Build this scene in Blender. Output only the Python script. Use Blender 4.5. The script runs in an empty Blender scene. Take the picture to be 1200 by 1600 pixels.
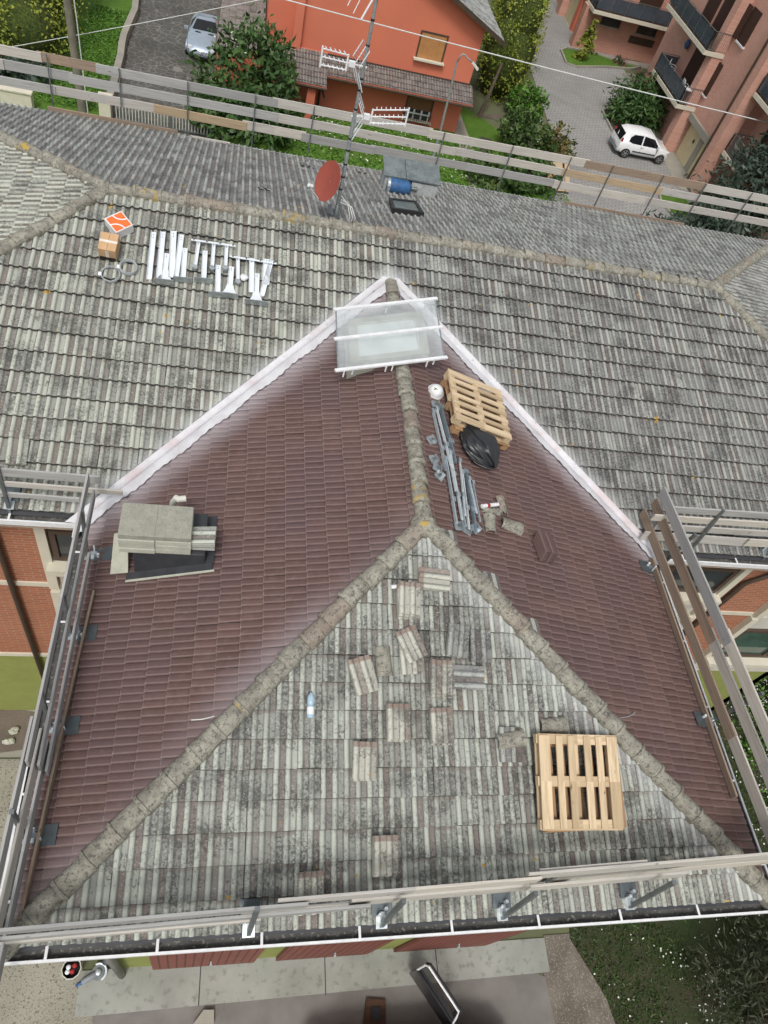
import bpy, math, random
import numpy as np
from mathutils import Vector, Matrix, Euler
random.seed(7); rng = np.random.default_rng(7)
C = bpy.context.scene.collection
R = math.radians
# ------------------------------------------------------------------ camera, sky, sun
EYE = Vector((-2.7526, -0.8734, 9.0715)); EUL = Euler((0.6454, -0.2252, -0.0825), 'XYZ'); FPX = 1127.49
cam = bpy.data.cameras.new('camera'); cam.sensor_fit = 'VERTICAL'; cam.sensor_height = 36.0
cam.lens = FPX/1600*36.0; cam.clip_start = 0.05; cam.clip_end = 800
co = bpy.data.objects.new('camera', cam); co.location = EYE; co.rotation_euler = EUL; C.objects.link(co)
S = bpy.context.scene; S.camera = co
S.render.resolution_x = 768; S.render.resolution_y = 1024
S.view_settings.view_transform = 'Standard'; S.view_settings.look = 'None'; S.view_settings.gamma = 1.0
S.view_settings.exposure = 0.3
w = bpy.data.worlds.new('World'); S.world = w; w.use_nodes = True
nt = w.node_tree; nt.nodes.clear()
sky = nt.nodes.new('ShaderNodeTexSky'); sky.sky_type = 'NISHITA'; sky.sun_disc = False
sky.sun_elevation = R(58); sky.sun_rotation = R(200); sky.air_density = 1.0; sky.dust_density = 4.0; sky.ozone_density = 0.6
hs = nt.nodes.new('ShaderNodeHueSaturation'); hs.inputs['Saturation'].default_value = 0.28
bg = nt.nodes.new('ShaderNodeBackground'); bg.inputs[1].default_value = 0.125
wo = nt.nodes.new('ShaderNodeOutputWorld')
nt.links.new(sky.outputs[0], hs.inputs['Color']); nt.links.new(hs.outputs[0], bg.inputs[0]); nt.links.new(bg.outputs[0], wo.inputs[0])
sun = bpy.data.lights.new('sun', 'SUN'); sun.energy = 1.3; sun.angle = R(12); sun.color = (1, 0.97, 0.92)
so = bpy.data.objects.new('sun', sun); C.objects.link(so); so.rotation_euler = (R(32), 0, R(20+180-180)); so.location = (0, 0, 40)
_d = Vector((math.sin(R(200))*math.cos(R(58)), math.cos(R(200))*math.cos(R(58)), math.sin(R(58))))
so.rotation_euler = _d.to_track_quat('Z', 'Y').to_euler()
# ------------------------------------------------------------------ measured planes of the place
T = 0.3214; W = 4.65; L = 5.339; D = 5.571; DB = 5.637; TB = 0.3209; XL = -4.848; XR = 6.820; G = -9.0
HR = T*D; YR = L+D; YB = L+D+DB
RM = EUL.to_matrix()
def ray(x, y): return RM @ Vector(((x-600)/FPX, -(y-800)/FPX, -1.0))
def uz(x, y, z):
    r = ray(x, y); return EYE + r*((z-EYE.z)/r.z)
def g(x, y, z=G):
    p = uz(x, y, z); return (p.x, p.y)
def uY(x, y, Y):
    r = ray(x, y); return EYE + r*((Y-EYE.y)/r.y)
def uX(x, y, X):
    r = ray(x, y); return EYE + r*((X-EYE.x)/r.x)
# roof faces: origin on the eave, along-eave vector, up-slope plan vector, tangent
FACE = {'hip': (Vector((-W,0,0)), Vector((1,0,0)), Vector((0,1,0)), T),
        'left': (Vector((-W,0,0)), Vector((0,1,0)), Vector((1,0,0)), T),
        'right': (Vector((W,0,0)), Vector((0,1,0)), Vector((-1,0,0)), T),
        'main': (Vector((-13,L,0)), Vector((1,0,0)), Vector((0,1,0)), T),
        'back': (Vector((-13,YB,HR-TB*DB)), Vector((1,0,0)), Vector((0,-1,0)), TB)}
def fbasis(f):
    O, a, s, t = FACE[f]
    sl = (s + Vector((0,0,t))).normalized(); n = a.cross(sl)
    if n.z < 0: n = -n
    return O, a, sl, n
def on(f, x, y, h=0.045):
    O, a, sl, n = fbasis(f); r = ray(x, y); P0 = O + n*h
    return EYE + r*((n.dot(P0-EYE))/n.dot(r))
def mroof(f, p, xdir=None, ang=0.0):
    """frame on a roof face: z = normal, y = up the slope (or x along xdir)"""
    O, a, sl, n = fbasis(f)
    if xdir is None: yv = sl
    else:
        xv = (xdir - n*xdir.dot(n)).normalized(); yv = n.cross(xv)
    xv = yv.cross(n)
    M = Matrix((xv, yv, n)).transposed().to_4x4(); M.translation = p
    return M @ Matrix.Rotation(ang, 4, 'Z')
# ------------------------------------------------------------------ mesh builder
class MB:
    def __init__(s): s.v=[]; s.f=[]; s.uv=[]; s.M=Matrix.Identity(4)
    def add(s, vs, fs, uvs=None):
        b=len(s.v); s.v += [tuple(s.M @ Vector(q)) for q in vs]
        k = random.randint(0, 60)*100.0
        for i, fc in enumerate(fs):
            s.f.append(tuple(b+j for j in fc))
            if uvs: s.uv.append([tuple(q) for q in uvs[i]])
            else: s.uv.append([(k+vs[j][0]+vs[j][1], vs[j][2]+vs[j][1]*.3) for j in fc])
    def hexa(s, p, ax=0, k=None):
        """8 points: bottom 4 ccw, top 4 ccw"""
        fs=[(0,3,2,1),(4,5,6,7),(0,1,5,4),(1,2,6,5),(2,3,7,6),(3,0,4,7)]
        if k is None: k = random.randint(0, 60)*100.0
        b=len(s.v); s.v += [tuple(s.M @ Vector(q)) for q in p]
        o=[i for i in range(3) if i!=ax]
        for fc in fs:
            s.f.append(tuple(b+j for j in fc)); s.uv.append([(k+p[j][ax], p[j][o[0]]+p[j][o[1]]+.3*k/100) for j in fc])
    def box(s, c, d, M=None):
        x,y,z=c; a,b,h=d[0]/2,d[1]/2,d[2]/2
        p=[(x-a,y-b,z-h),(x+a,y-b,z-h),(x+a,y+b,z-h),(x-a,y+b,z-h),(x-a,y-b,z+h),(x+a,y-b,z+h),(x+a,y+b,z+h),(x-a,y+b,z+h)]
        if M is not None:
            old=s.M; s.M=s.M@M; s.hexa(p, int(np.argmax(d))); s.M=old
        else: s.hexa(p, int(np.argmax(d)))
    def beam(s, p0, p1, w_, h, up=(0,0,1)):
        p0=Vector(p0); p1=Vector(p1); d=p1-p0; l=d.length; x=d/l; u=Vector(up)
        y=u.cross(x)
        if y.length<1e-6: y=Vector((0,1,0)).cross(x)
        y.normalize(); z=x.cross(y)
        M=Matrix((x,y,z)).transposed().to_4x4(); M.translation=(p0+p1)/2
        s.box((0,0,0),(l,w_,h),M)
    def tube(s, pts, r, n=8, cap=True):
        pts=[Vector(p) for p in pts]; N=len(pts); rs=r if isinstance(r,(list,tuple)) else [r]*N
        vs=[]; t0=(pts[1]-pts[0]).normalized(); u=t0.orthogonal().normalized()
        for i,p in enumerate(pts):
            t=(pts[min(i+1,N-1)]-pts[max(i-1,0)]).normalized()
            u=(u-t*u.dot(t)).normalized(); v=t.cross(u)
            for k in range(n):
                a=2*math.pi*k/n; vs.append(p+(u*math.cos(a)+v*math.sin(a))*rs[i])
        fs=[]
        for i in range(N-1):
            for k in range(n):
                fs.append((i*n+k,i*n+(k+1)%n,(i+1)*n+(k+1)%n,(i+1)*n+k))
        if cap: fs.append(tuple(range(n-1,-1,-1))); fs.append(tuple((N-1)*n+k for k in range(n)))
        s.add(vs, fs)
    def lathe(s, prof, n=20, cap=True):
        """prof: (r,z) list, around z"""
        vs=[(r*math.cos(2*math.pi*k/n), r*math.sin(2*math.pi*k/n), z) for r,z in prof for k in range(n)]
        fs=[(i*n+k,i*n+(k+1)%n,(i+1)*n+(k+1)%n,(i+1)*n+k) for i in range(len(prof)-1) for k in range(n)]
        if cap: fs.append(tuple(range(n-1,-1,-1))); fs.append(tuple((len(prof)-1)*n+k for k in range(n)))
        s.add(vs, fs)
    def prism(s, poly, z0, z1):
        n=len(poly); vs=[(x,y,z0) for x,y in poly]+[(x,y,z1) for x,y in poly]
        fs=[tuple(range(n-1,-1,-1)), tuple(range(n,2*n))]+[(i,(i+1)%n,n+(i+1)%n,n+i) for i in range(n)]
        s.add(vs, fs)
    def quad(s, *p): s.add(list(p), [tuple(range(len(p)))])
    def grid(s, fn, nu, nv):
        vs=[fn(i/nu, j/nv) for j in range(nv+1) for i in range(nu+1)]
        s.add(vs, [(j*(nu+1)+i, j*(nu+1)+i+1, (j+1)*(nu+1)+i+1, (j+1)*(nu+1)+i) for j in range(nv) for i in range(nu)])
    def mesh(s, name, off=(0,0,0)):
        me=bpy.data.meshes.new(name); o=Vector(off)
        me.from_pydata([tuple(Vector(q)-o) for q in s.v], [], s.f)
        uv=me.uv_layers.new(name='UVMap'); uv.data.foreach_set('uv', np.array([c for fc in s.uv for q in fc for c in q], dtype=np.float32))
        return me
def wloc(o):
    l=Vector((0,0,0))
    while o: l+=Vector(o.location); o=o.parent
    return l
def tag(o, label=None, cat=None, group=None, kind=None):
    if label: o['label']=label
    if cat: o['category']=cat
    if group: o['group']=group
    if kind: o['kind']=kind
    return o
def link(name, me, m, parent=None, loc=None, smooth=False, bevel=0):
    me.materials.append(m)
    if smooth: me.polygons.foreach_set('use_smooth', [True]*len(me.polygons))
    o=bpy.data.objects.new(name, me); C.objects.link(o)
    if parent: o.parent=parent
    if loc is not None: o.location=loc
    if smooth=='auto':
        me.set_sharp_from_angle(angle=R(35))
    if bevel:
        md=o.modifiers.new('bevel','BEVEL'); md.width=bevel; md.segments=2; md.limit_method='ANGLE'; md.angle_limit=R(40)
    return o
def part(name, mb, m, parent, **k): return link(name, mb.mesh(name, wloc(parent)), m, parent, **k)
def solo(name, mb, m, label, cat, group=None, kind=None, loc=None, **k):
    if loc is None:
        a=np.array(mb.v); loc=(a[:,0].mean(), a[:,1].mean(), a[:,2].min())
    o=link(name, mb.mesh(name, loc), m, None, loc=loc, **k)
    return tag(o, label, cat, group, kind)
def structure(name, mb, m): 
    o=link(name, mb.mesh(name), m); o['kind']='structure'; return o
def empty(name, loc, label, cat, group=None):
    o=bpy.data.objects.new(name, None); o.location=loc; o.empty_display_size=.2; C.objects.link(o); return tag(o, label, cat, group)
def copy_tree(o, parent=None):
    c=o.copy(); C.objects.link(c)
    if parent: c.parent=parent
    for ch in list(o.children): copy_tree(ch, c)
    return c
# ------------------------------------------------------------------ materials
class NT:
    def __init__(s, name):
        s.m=bpy.data.materials.new(name); s.m.use_nodes=True; s.t=s.m.node_tree
        s.b=s.t.nodes['Principled BSDF']; s.b.inputs['Specular IOR Level'].default_value=0.3
    def n(s, typ, **k):
        o=s.t.nodes.new(typ)
        for a,v in k.items(): setattr(o,a,v)
        return o
    def l(s,a,b): s.t.links.new(a,b)
    def val(s, sock, v):
        if hasattr(v,'is_output'): s.l(v,sock)
        elif isinstance(v,(tuple,list)): sock.default_value=(tuple(v)+(1,))[:4] if sock.type=='RGBA' else v
        else: sock.default_value=v
    def math(s, op, a, b=0.0, c=None, clamp=False):
        o=s.n('ShaderNodeMath', operation=op, use_clamp=clamp); s.val(o.inputs[0],a); s.val(o.inputs[1],b)
        if c is not None: s.val(o.inputs[2],c)
        return o.outputs[0]
    def mix(s, f, a, b, mode='MIX'):
        o=s.n('ShaderNodeMix', data_type='RGBA', blend_type=mode); s.val(o.inputs[0],f); s.val(o.inputs[6],a); s.val(o.inputs[7],b); return o.outputs[2]
    def coord(s, kind='Object', scale=(1,1,1)):
        o=s.n('ShaderNodeTexCoord'); m=s.n('ShaderNodeMapping'); s.l(o.outputs[kind], m.inputs[0]); m.inputs['Scale'].default_value=scale; return m.outputs[0]
    def pos(s, scale=(1,1,1)):
        o=s.n('ShaderNodeNewGeometry'); m=s.n('ShaderNodeMapping'); s.l(o.outputs['Position'], m.inputs[0]); m.inputs['Scale'].default_value=scale; return m.outputs[0]
    def noise(s, vec, scale, detail=4, rough=.55, dist=0):
        o=s.n('ShaderNodeTexNoise'); s.l(vec,o.inputs['Vector']); o.inputs['Scale'].default_value=scale; o.inputs['Detail'].default_value=detail
        o.inputs['Roughness'].default_value=rough; o.inputs['Distortion'].default_value=dist; return o.outputs['Fac']
    def ramp(s, v, lo, hi):
        o=s.n('ShaderNodeMapRange'); s.val(o.inputs[0],v); o.inputs[1].default_value=lo; o.inputs[2].default_value=hi; o.clamp=True; return o.outputs[0]
    def uv(s, layer='UVMap'):
        o=s.n('ShaderNodeUVMap', uv_map=layer); x=s.n('ShaderNodeSeparateXYZ'); s.l(o.outputs[0],x.inputs[0]); return x.outputs[0], x.outputs[1], o.outputs[0]
    def comb(s, x,y,z=0.0):
        o=s.n('ShaderNodeCombineXYZ'); s.val(o.inputs[0],x); s.val(o.inputs[1],y); s.val(o.inputs[2],z); return o.outputs[0]
    def rnd(s, vec):
        o=s.n('ShaderNodeTexWhiteNoise', noise_dimensions='3D'); s.l(vec,o.inputs['Vector']); return o.outputs['Value']
    def fin(s, col, rough=.9, bump=None, bs=.4, bd=.01, metallic=0):
        s.val(s.b.inputs['Base Color'],col); s.val(s.b.inputs['Roughness'],rough); s.b.inputs['Metallic'].default_value=metallic
        if bump is not None:
            o=s.n('ShaderNodeBump'); o.inputs['Strength'].default_value=bs; o.inputs['Distance'].default_value=bd; s.l(bump,o.inputs['Height']); s.l(o.outputs[0], s.b.inputs['Normal'])
        return s.m
def gm(name, c1, c2, scale=3, rough=.85, bs=.3, bd=.01, metallic=0, fine=None, fs=60, fa=.5, lo=.35, hi=.65, spec=None):
    n=NT(name); p=n.pos(); a=n.noise(p,scale,6); col=n.mix(n.ramp(a,lo,hi),c1,c2); f=n.noise(p,fs,3)
    if fine: col=n.mix(n.math('MULTIPLY',n.ramp(f,.55,.68),fa),col,fine)
    if spec is not None: n.b.inputs['Specular IOR Level'].default_value=spec
    return n.fin(col,rough,f,bs,bd,metallic)
def plain(name, c, rough=.5, metallic=0, alpha=None):
    n=NT(name); p=n.pos(); a=n.noise(p,9,4); c2=tuple(q*.82 for q in c); col=n.mix(n.ramp(a,.3,.7),c,c2)
    n.fin(col,rough,None,metallic=metallic); return n.m
def old_tile(name, pale, grey, brown, dark, darkness=.35, dustc=(.62,.64,.64), head=None):
    n=NT(name); u,v,uvv=n.uv('tuv'); r1,dust,_=n.uv('trn')
    fr=n.math('FRACT',u); strip=n.math('FLOOR',u)
    roll=n.math('MULTIPLY', n.ramp(fr,.0,.05), n.math('SUBTRACT',1.0,n.ramp(fr,.44,.52)))
    p=n.pos()
    ra=n.rnd(n.comb(r1,strip,1.3)); rb=n.rnd(n.comb(r1,strip,7.7)); rt=n.rnd(n.comb(r1,2.2,3.1)); rt2=n.rnd(n.comb(r1,5.2,9.1))
    big=n.noise(p,.45,5,.6); mid=n.noise(p,2.4,5,.62); fine=n.noise(p,27,5,.75); fine2=n.noise(n.pos((1,1,1.01)),41,4,.7)
    rollc=n.mix(n.math('MULTIPLY',n.ramp(ra,.75,1.0),.8),pale,grey)
    panc=n.mix(n.ramp(rb,.25,.6),brown,grey); panc=n.mix(n.math('MULTIPLY',n.ramp(rb,.80,1.0),.8),panc,pale)
    col=n.mix(roll,panc,rollc)
    # whole tiles weathered dark, or clean
    col=n.mix(n.math('MULTIPLY',n.ramp(n.math('ADD',rt,n.math('MULTIPLY',big,.9)),1.12-darkness*.3,1.5-darkness*.3),.6),col,grey)
    col=n.mix(n.math('MULTIPLY',n.ramp(n.math('ADD',n.math('MULTIPLY',rt2,.55),mid),.93,1.13),.5),col,dark)
    # lichen specks, dirt in the pans
    sp=n.ramp(n.math('ADD',n.math('ADD',fine,n.math('MULTIPLY',n.math('SUBTRACT',ra,.5),.10)),n.math('MULTIPLY',n.math('SUBTRACT',mid,.5),.7)),.50,.60)
    col=n.mix(n.math('MULTIPLY',sp,n.math('ADD',.50,n.math('MULTIPLY',n.math('SUBTRACT',1.0,roll),.30))),col,dark)
    col=n.mix(n.math('MULTIPLY',n.ramp(fine2,.585,.66),.6),col,(.56,.57,.53))
    # brown damp head of some tiles
    hd=n.math('MULTIPLY',n.ramp(v,.80,.88),n.ramp(rt,.7,.75)); col=n.mix(n.math('MULTIPLY',hd,.6),col,brown)
    if head: col=n.mix(n.math('MULTIPLY',n.ramp(v,.79,.82),n.math('ADD',.45,n.math('MULTIPLY',fine,.7))),col,head)
    col=n.mix(n.math('MULTIPLY',n.ramp(v,.0,-.012),.8),col,(.045,.043,.038))  # lip face painted dark to stand for the gap shadow
    # painted shade: dark gap line under each lip and shadow edge beside each roll
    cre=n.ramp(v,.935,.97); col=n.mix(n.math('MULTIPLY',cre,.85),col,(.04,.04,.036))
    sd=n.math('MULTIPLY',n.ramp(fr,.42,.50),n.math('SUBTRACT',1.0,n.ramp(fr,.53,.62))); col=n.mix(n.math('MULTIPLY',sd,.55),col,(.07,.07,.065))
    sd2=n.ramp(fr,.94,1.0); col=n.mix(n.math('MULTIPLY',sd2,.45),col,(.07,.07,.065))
    # yellow lichen spots, rare
    lic=n.ramp(n.noise(p,5.5,2,.5,.3),.735,.76); col=n.mix(lic,col,(.42,.27,.06))
    dz=n.ramp(n.math('MULTIPLY',dust,n.math('ADD',.45,mid)),.12,.8); col=n.mix(n.math('MULTIPLY',dz,.75),col,dustc)
    return n.fin(col,.95,n.math('ADD',fine,n.math('MULTIPLY',fine2,.5)),.5,.006)
M={}
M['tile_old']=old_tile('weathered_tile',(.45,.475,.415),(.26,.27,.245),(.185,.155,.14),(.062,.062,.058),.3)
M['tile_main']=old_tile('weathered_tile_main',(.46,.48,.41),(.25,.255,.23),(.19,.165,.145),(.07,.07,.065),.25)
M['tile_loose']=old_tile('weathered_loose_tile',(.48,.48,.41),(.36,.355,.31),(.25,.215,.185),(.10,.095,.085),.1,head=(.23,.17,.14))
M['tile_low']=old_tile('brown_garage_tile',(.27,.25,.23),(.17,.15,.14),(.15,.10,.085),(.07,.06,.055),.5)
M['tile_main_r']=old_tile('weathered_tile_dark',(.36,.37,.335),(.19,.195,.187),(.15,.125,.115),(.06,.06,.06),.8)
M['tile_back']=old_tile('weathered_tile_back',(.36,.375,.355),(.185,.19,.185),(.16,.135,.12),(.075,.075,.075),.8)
def new_tile():
    n=NT('dark_coated_tile'); u,v,_=n.uv('tuv'); r1,dust,_=n.uv('trn'); p=n.pos()
    ra=n.rnd(n.comb(r1,1.0,2.0)); mid=n.noise(p,1.1,4); fine=n.noise(p,45,3)
    base=n.mix(ra,(.100,.058,.050),(.142,.084,.073)); base=n.mix(n.math('MULTIPLY',n.ramp(n.noise(p,9,5,.7),.52,.68),.30),base,(.21,.16,.145)); base=n.mix(n.math('MULTIPLY',n.ramp(n.noise(p,4,5,.7),.56,.7),.4),base,(.065,.042,.038)); base=n.mix(n.ramp(mid,.4,.7),base,(.105,.066,.066))
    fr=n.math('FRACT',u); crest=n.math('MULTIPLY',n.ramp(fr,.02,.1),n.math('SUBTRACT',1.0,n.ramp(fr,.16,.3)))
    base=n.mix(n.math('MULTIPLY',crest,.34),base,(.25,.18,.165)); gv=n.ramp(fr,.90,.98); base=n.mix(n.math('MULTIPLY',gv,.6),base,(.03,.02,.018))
    ed=n.ramp(v,.05,.0); sc=n.ramp(n.noise(n.comb(n.math('MULTIPLY',u,2),n.math('MULTIPLY',v,1),r1),3.0,3),.6,.72)
    base=n.mix(n.math('MULTIPLY',n.math('MULTIPLY',ed,n.ramp(fine,.4,.6)),.5),base,(.42,.36,.34))
    base=n.mix(n.math('MULTIPLY',sc,.22),base,(.30,.24,.235))
    dz=n.ramp(n.math('MULTIPLY',dust,n.math('ADD',.55,mid)),.06,.75); base=n.mix(n.math('MULTIPLY',dz,.72),base,(.44,.40,.42))
    n.b.inputs['Specular IOR Level'].default_value=.35
    return n.fin(base,.58,fine,.12,.003)
M['tile_new']=new_tile()
def ridge_mat():
    n=NT('lichen_ridge_tile'); p=n.pos(); u,v,_=n.uv(); k=n.math('FLOOR',n.math('DIVIDE',u,100)); r=n.rnd(n.comb(k,1.0,1.0)); r2=n.rnd(n.comb(k,4.0,1.0))
    a=n.noise(p,5,6,.7); f=n.noise(p,42,4,.7); col=n.mix(n.ramp(a,.35,.65),(.19,.175,.145),(.35,.34,.28))
    col=n.mix(n.math('MULTIPLY',n.ramp(r,.82,.95),.5),col,(.24,.15,.115))
    col=n.mix(n.math('MULTIPLY',n.ramp(n.math('ADD',f,n.math('MULTIPLY',n.math('SUBTRACT',n.noise(p,17,4),.5),.9)),.52,.66),.75),col,(.075,.073,.066))
    col=n.mix(n.ramp(n.noise(p,60,2),.68,.74),col,(.5,.5,.45))
    li=n.math('MULTIPLY',n.ramp(n.noise(p,7,3),.52,.6),n.ramp(r2,.88,.9)); col=n.mix(li,col,(.42,.29,.06))
    return n.fin(col,.95,f,.7,.01)
M['ridge']=ridge_mat()
def brick(name, axis, c1, c2, mort, bw=.26, bh=.072, ms=.012):
    n=NT(name); o=n.n('ShaderNodeNewGeometry'); x=n.n('ShaderNodeSeparateXYZ'); n.l(o.outputs['Position'],x.inputs[0])
    v=n.comb(x.outputs[0 if axis=='x' else 1], x.outputs[2]); b=n.n('ShaderNodeTexBrick'); n.l(v,b.inputs['Vector'])
    b.inputs['Scale'].default_value=1; b.inputs['Brick Width'].default_value=bw; b.inputs['Row Height'].default_value=bh; b.inputs['Mortar Size'].default_value=ms
    b.inputs['Color1'].default_value=c1+(1,); b.inputs['Color2'].default_value=c2+(1,); b.inputs['Mortar'].default_value=mort+(1,); b.inputs['Bias'].default_value=-.1
    p=n.pos(); f=n.noise(p,.7,5); col=n.mix(n.math('MULTIPLY',n.ramp(f,.4,.7),.3),b.outputs['Color'],tuple(q*.7 for q in c1))
    return n.fin(col,.9,b.outputs['Fac'],-.4,.01)
M['brick_x']=brick('orange_brick_x','x',(.42,.145,.07),(.33,.105,.055),(.36,.25,.18))
M['brick_y']=brick('orange_brick_y','y',(.42,.145,.07),(.33,.105,.055),(.36,.25,.18))
M['redbrick_x']=brick('pink_brick_x','x',(.52,.25,.185),(.43,.195,.145),(.48,.31,.24),.3,.09,.014)
M['redbrick_y']=brick('pink_brick_y','y',(.60,.315,.24),(.52,.255,.19),(.55,.38,.31),.3,.09,.014)  # same brick, colour lightened to offset the shaded side
def paver(name,c1,c2,mort,bw,bh,ms,rot=0.0):
    n=NT(name); o=n.n('ShaderNodeNewGeometry'); mp=n.n('ShaderNodeMapping'); n.l(o.outputs['Position'],mp.inputs[0]); mp.inputs['Rotation'].default_value=(0,0,rot)
    b=n.n('ShaderNodeTexBrick'); n.l(mp.outputs[0],b.inputs['Vector']); b.inputs['Scale'].default_value=1
    b.inputs['Brick Width'].default_value=bw; b.inputs['Row Height'].default_value=bh; b.inputs['Mortar Size'].default_value=ms
    b.inputs['Color1'].default_value=c1+(1,); b.inputs['Color2'].default_value=c2+(1,); b.inputs['Mortar'].default_value=mort+(1,)
    p=n.pos(); f=n.noise(p,.35,6,.65); col=n.mix(n.math('MULTIPLY',n.ramp(f,.4,.68),.55),b.outputs['Color'],tuple(q*.55 for q in c1))
    return n.fin(col,.9,b.outputs['Fac'],-.5,.01)
M['paver']=paver('grey_block_paving',(.34,.335,.32),(.29,.285,.275),(.20,.195,.185),.42,.2,.03,.35)
def crazy():
    n=NT('crazy_paving'); p=n.pos(); vo=n.n('ShaderNodeTexVoronoi', feature='DISTANCE_TO_EDGE'); n.l(p,vo.inputs['Vector']); vo.inputs['Scale'].default_value=2.3
    a=n.noise(p,.5,6,.7); b=n.noise(p,6,4); col=n.mix(n.ramp(b,.35,.65),(.125,.122,.112),(.075,.073,.066))
    col=n.mix(n.math('MULTIPLY',n.ramp(vo.outputs['Distance'],.05,.02),.8),col,(.24,.23,.20)); col=n.mix(n.math('MULTIPLY',n.ramp(a,.42,.62),.6),col,(.05,.048,.042))
    return n.fin(col,.85,vo.outputs['Distance'],.3,.01)
M['crazy']=crazy()
def _lc():
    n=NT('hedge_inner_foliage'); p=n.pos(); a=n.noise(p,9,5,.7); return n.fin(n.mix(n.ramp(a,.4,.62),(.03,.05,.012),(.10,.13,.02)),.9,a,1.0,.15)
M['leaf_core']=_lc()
def lawn(name,c1,c2,c3,s=3):
    n=NT(name); p=n.pos(); a=n.noise(p,s*.35,5,.6); b=n.noise(p,s*5,5,.7); c=n.noise(p,40,3,.7)
    col=n.mix(n.ramp(a,.35,.65),c1,c2); col=n.mix(n.math('MULTIPLY',n.ramp(b,.45,.65),.6),col,c3); col=n.mix(n.math('MULTIPLY',n.ramp(c,.5,.62),.4),col,(.02,.045,.01))
    return n.fin(col,.95,n.math('ADD',b,c),.8,.05)
M['lawn']=lawn('mown_lawn',(.105,.21,.022),(.07,.155,.018),(.145,.25,.035))
M['grass_base']=lawn('rough_grass_base',(.035,.055,.018),(.085,.07,.045),(.04,.045,.02),2.5)
M['soil']=gm('bare_soil',(.16,.13,.105),(.11,.09,.07),1.2,.95,.6,.02,fine=(.26,.24,.2),fs=40)
M['soil_dark']=gm('damp_soil',(.07,.06,.04),(.05,.05,.03),2,.95,.6,.02)
M['soilgravel']=gm('earthy_gravel',(.20,.175,.145),(.12,.10,.08),1.6,.95,1.0,.02,fine=(.34,.32,.28),fs=30,fa=.8)
M['gravel']=gm('pale_gravel',(.32,.30,.245),(.25,.24,.19),1.0,.95,1.0,.02,fine=(.10,.095,.075),fs=26,fa=.9)
M['asphalt']=gm('asphalt',(.21,.195,.18),(.155,.143,.13),1.3,.92,.5,.01,fine=(.2,.19,.17),fs=90)
M['concrete']=gm('apron_concrete',(.33,.335,.30),(.25,.255,.225),1.1,.9,.2,.004,fine=(.15,.15,.13),fs=7,fa=.55)
M['ground']=gm('ground_soil',(.14,.15,.08),(.10,.11,.06),.3,.95,.3,.02)
M['slab']=gm('concrete_slab',(.33,.325,.265),(.27,.27,.225),8,.95,.8,.008,fine=(.14,.14,.12),fs=70,fa=.7)
M['paleconc']=gm('pale_concrete',(.46,.46,.38),(.38,.385,.32),5,.9,.4,.005,fine=(.25,.25,.2),fs=50,fa=.4)
M['pathconc']=gm('path_concrete',(.33,.31,.26),(.26,.25,.21),.9,.9,.3,.005)
M['cream']=gm('cream_render',(.62,.58,.47),(.56,.53,.43),3,.8,.1,.003)
M['greenwall']=gm('olive_render',(.27,.29,.085),(.23,.255,.075),2.5,.9,.4,.004,fine=(.19,.21,.06),fs=25,fa=.5)
M['orangewall']=gm('orange_render',(.62,.19,.115),(.57,.17,.105),.5,.85,.1,.003,spec=.2)
M['membrane']=gm('black_membrane',(.035,.037,.042),(.05,.052,.058),6,.6,.3,.004)
def flash():
    n=NT('white_sealed_flashing'); p=n.pos(); u,v,_=n.uv(); a=n.noise(p,3.2,5,.6); f=n.noise(p,28,4); col=n.mix(n.ramp(a,.42,.72),(.62,.62,.64),(.50,.485,.50))
    pk=n.math('MULTIPLY',n.ramp(n.noise(p,1.6,3),.5,.66),n.ramp(v,.45,.55)); col=n.mix(n.math('MULTIPLY',pk,.3),col,(.60,.38,.38))
    col=n.mix(n.math('MULTIPLY',n.ramp(f,.6,.7),.35),col,(.42,.40,.41))
    return n.fin(col,.75,n.math('ADD',a,f),.4,.012)
M['flash']=flash()
def wood(name,c1,c2,dark,gs=34):
    n=NT(name); u,v,_=n.uv(); k=n.math('FLOOR',n.math('DIVIDE',u,100)); r=n.rnd(n.comb(k,2.0,1.0))
    vec=n.comb(n.math('MULTIPLY',u,1.6),n.math('MULTIPLY',v,gs),k); a=n.noise(vec,1.0,5,.6,.3); b=n.noise(n.comb(n.math('MULTIPLY',u,.9),n.math('MULTIPLY',v,5),k),1.0,4)
    kn=n.noise(n.comb(n.math('MULTIPLY',u,5),n.math('MULTIPLY',v,12),k),1.0,2)
    col=n.mix(r,c1,c2); col=n.mix(n.math('MULTIPLY',n.ramp(a,.45,.7),.6),col,dark); col=n.mix(n.math('MULTIPLY',n.ramp(b,.5,.75),.5),col,c2)
    col=n.mix(n.math('MULTIPLY',n.ramp(kn,.70,.76),.7),col,tuple(q*.35 for q in dark))
    return n.fin(col,.85,a,.35,.004)
M['plank']=wood('weathered_plank',(.56,.52,.45),(.45,.43,.40),(.28,.26,.23))
M['plank_grey']=wood('silver_grey_plank',(.42,.415,.395),(.32,.32,.31),(.20,.195,.185))
M['plank_brown']=wood('brown_plank',(.34,.25,.18),(.27,.21,.16),(.15,.11,.08))
M['plank_warm']=wood('fresh_plank',(.48,.36,.23),(.42,.33,.22),(.26,.18,.11))
M['pine']=wood('pallet_pine',(.68,.54,.36),(.46,.35,.22),(.27,.19,.11),18)
M['pine_old']=wood('pallet_pine_brown',(.42,.25,.13),(.34,.21,.12),(.2,.12,.06),22)
M['oldwood']=wood('dark_brown_wood',(.10,.05,.03),(.075,.04,.025),(.04,.02,.015))
M['shutterwood']=plain('dark_shutter',(.055,.028,.02),.6)
M['galv']=gm('galvanised_steel',(.52,.56,.58),(.36,.40,.42),14,.42,.1,.002,metallic=.75)
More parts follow.
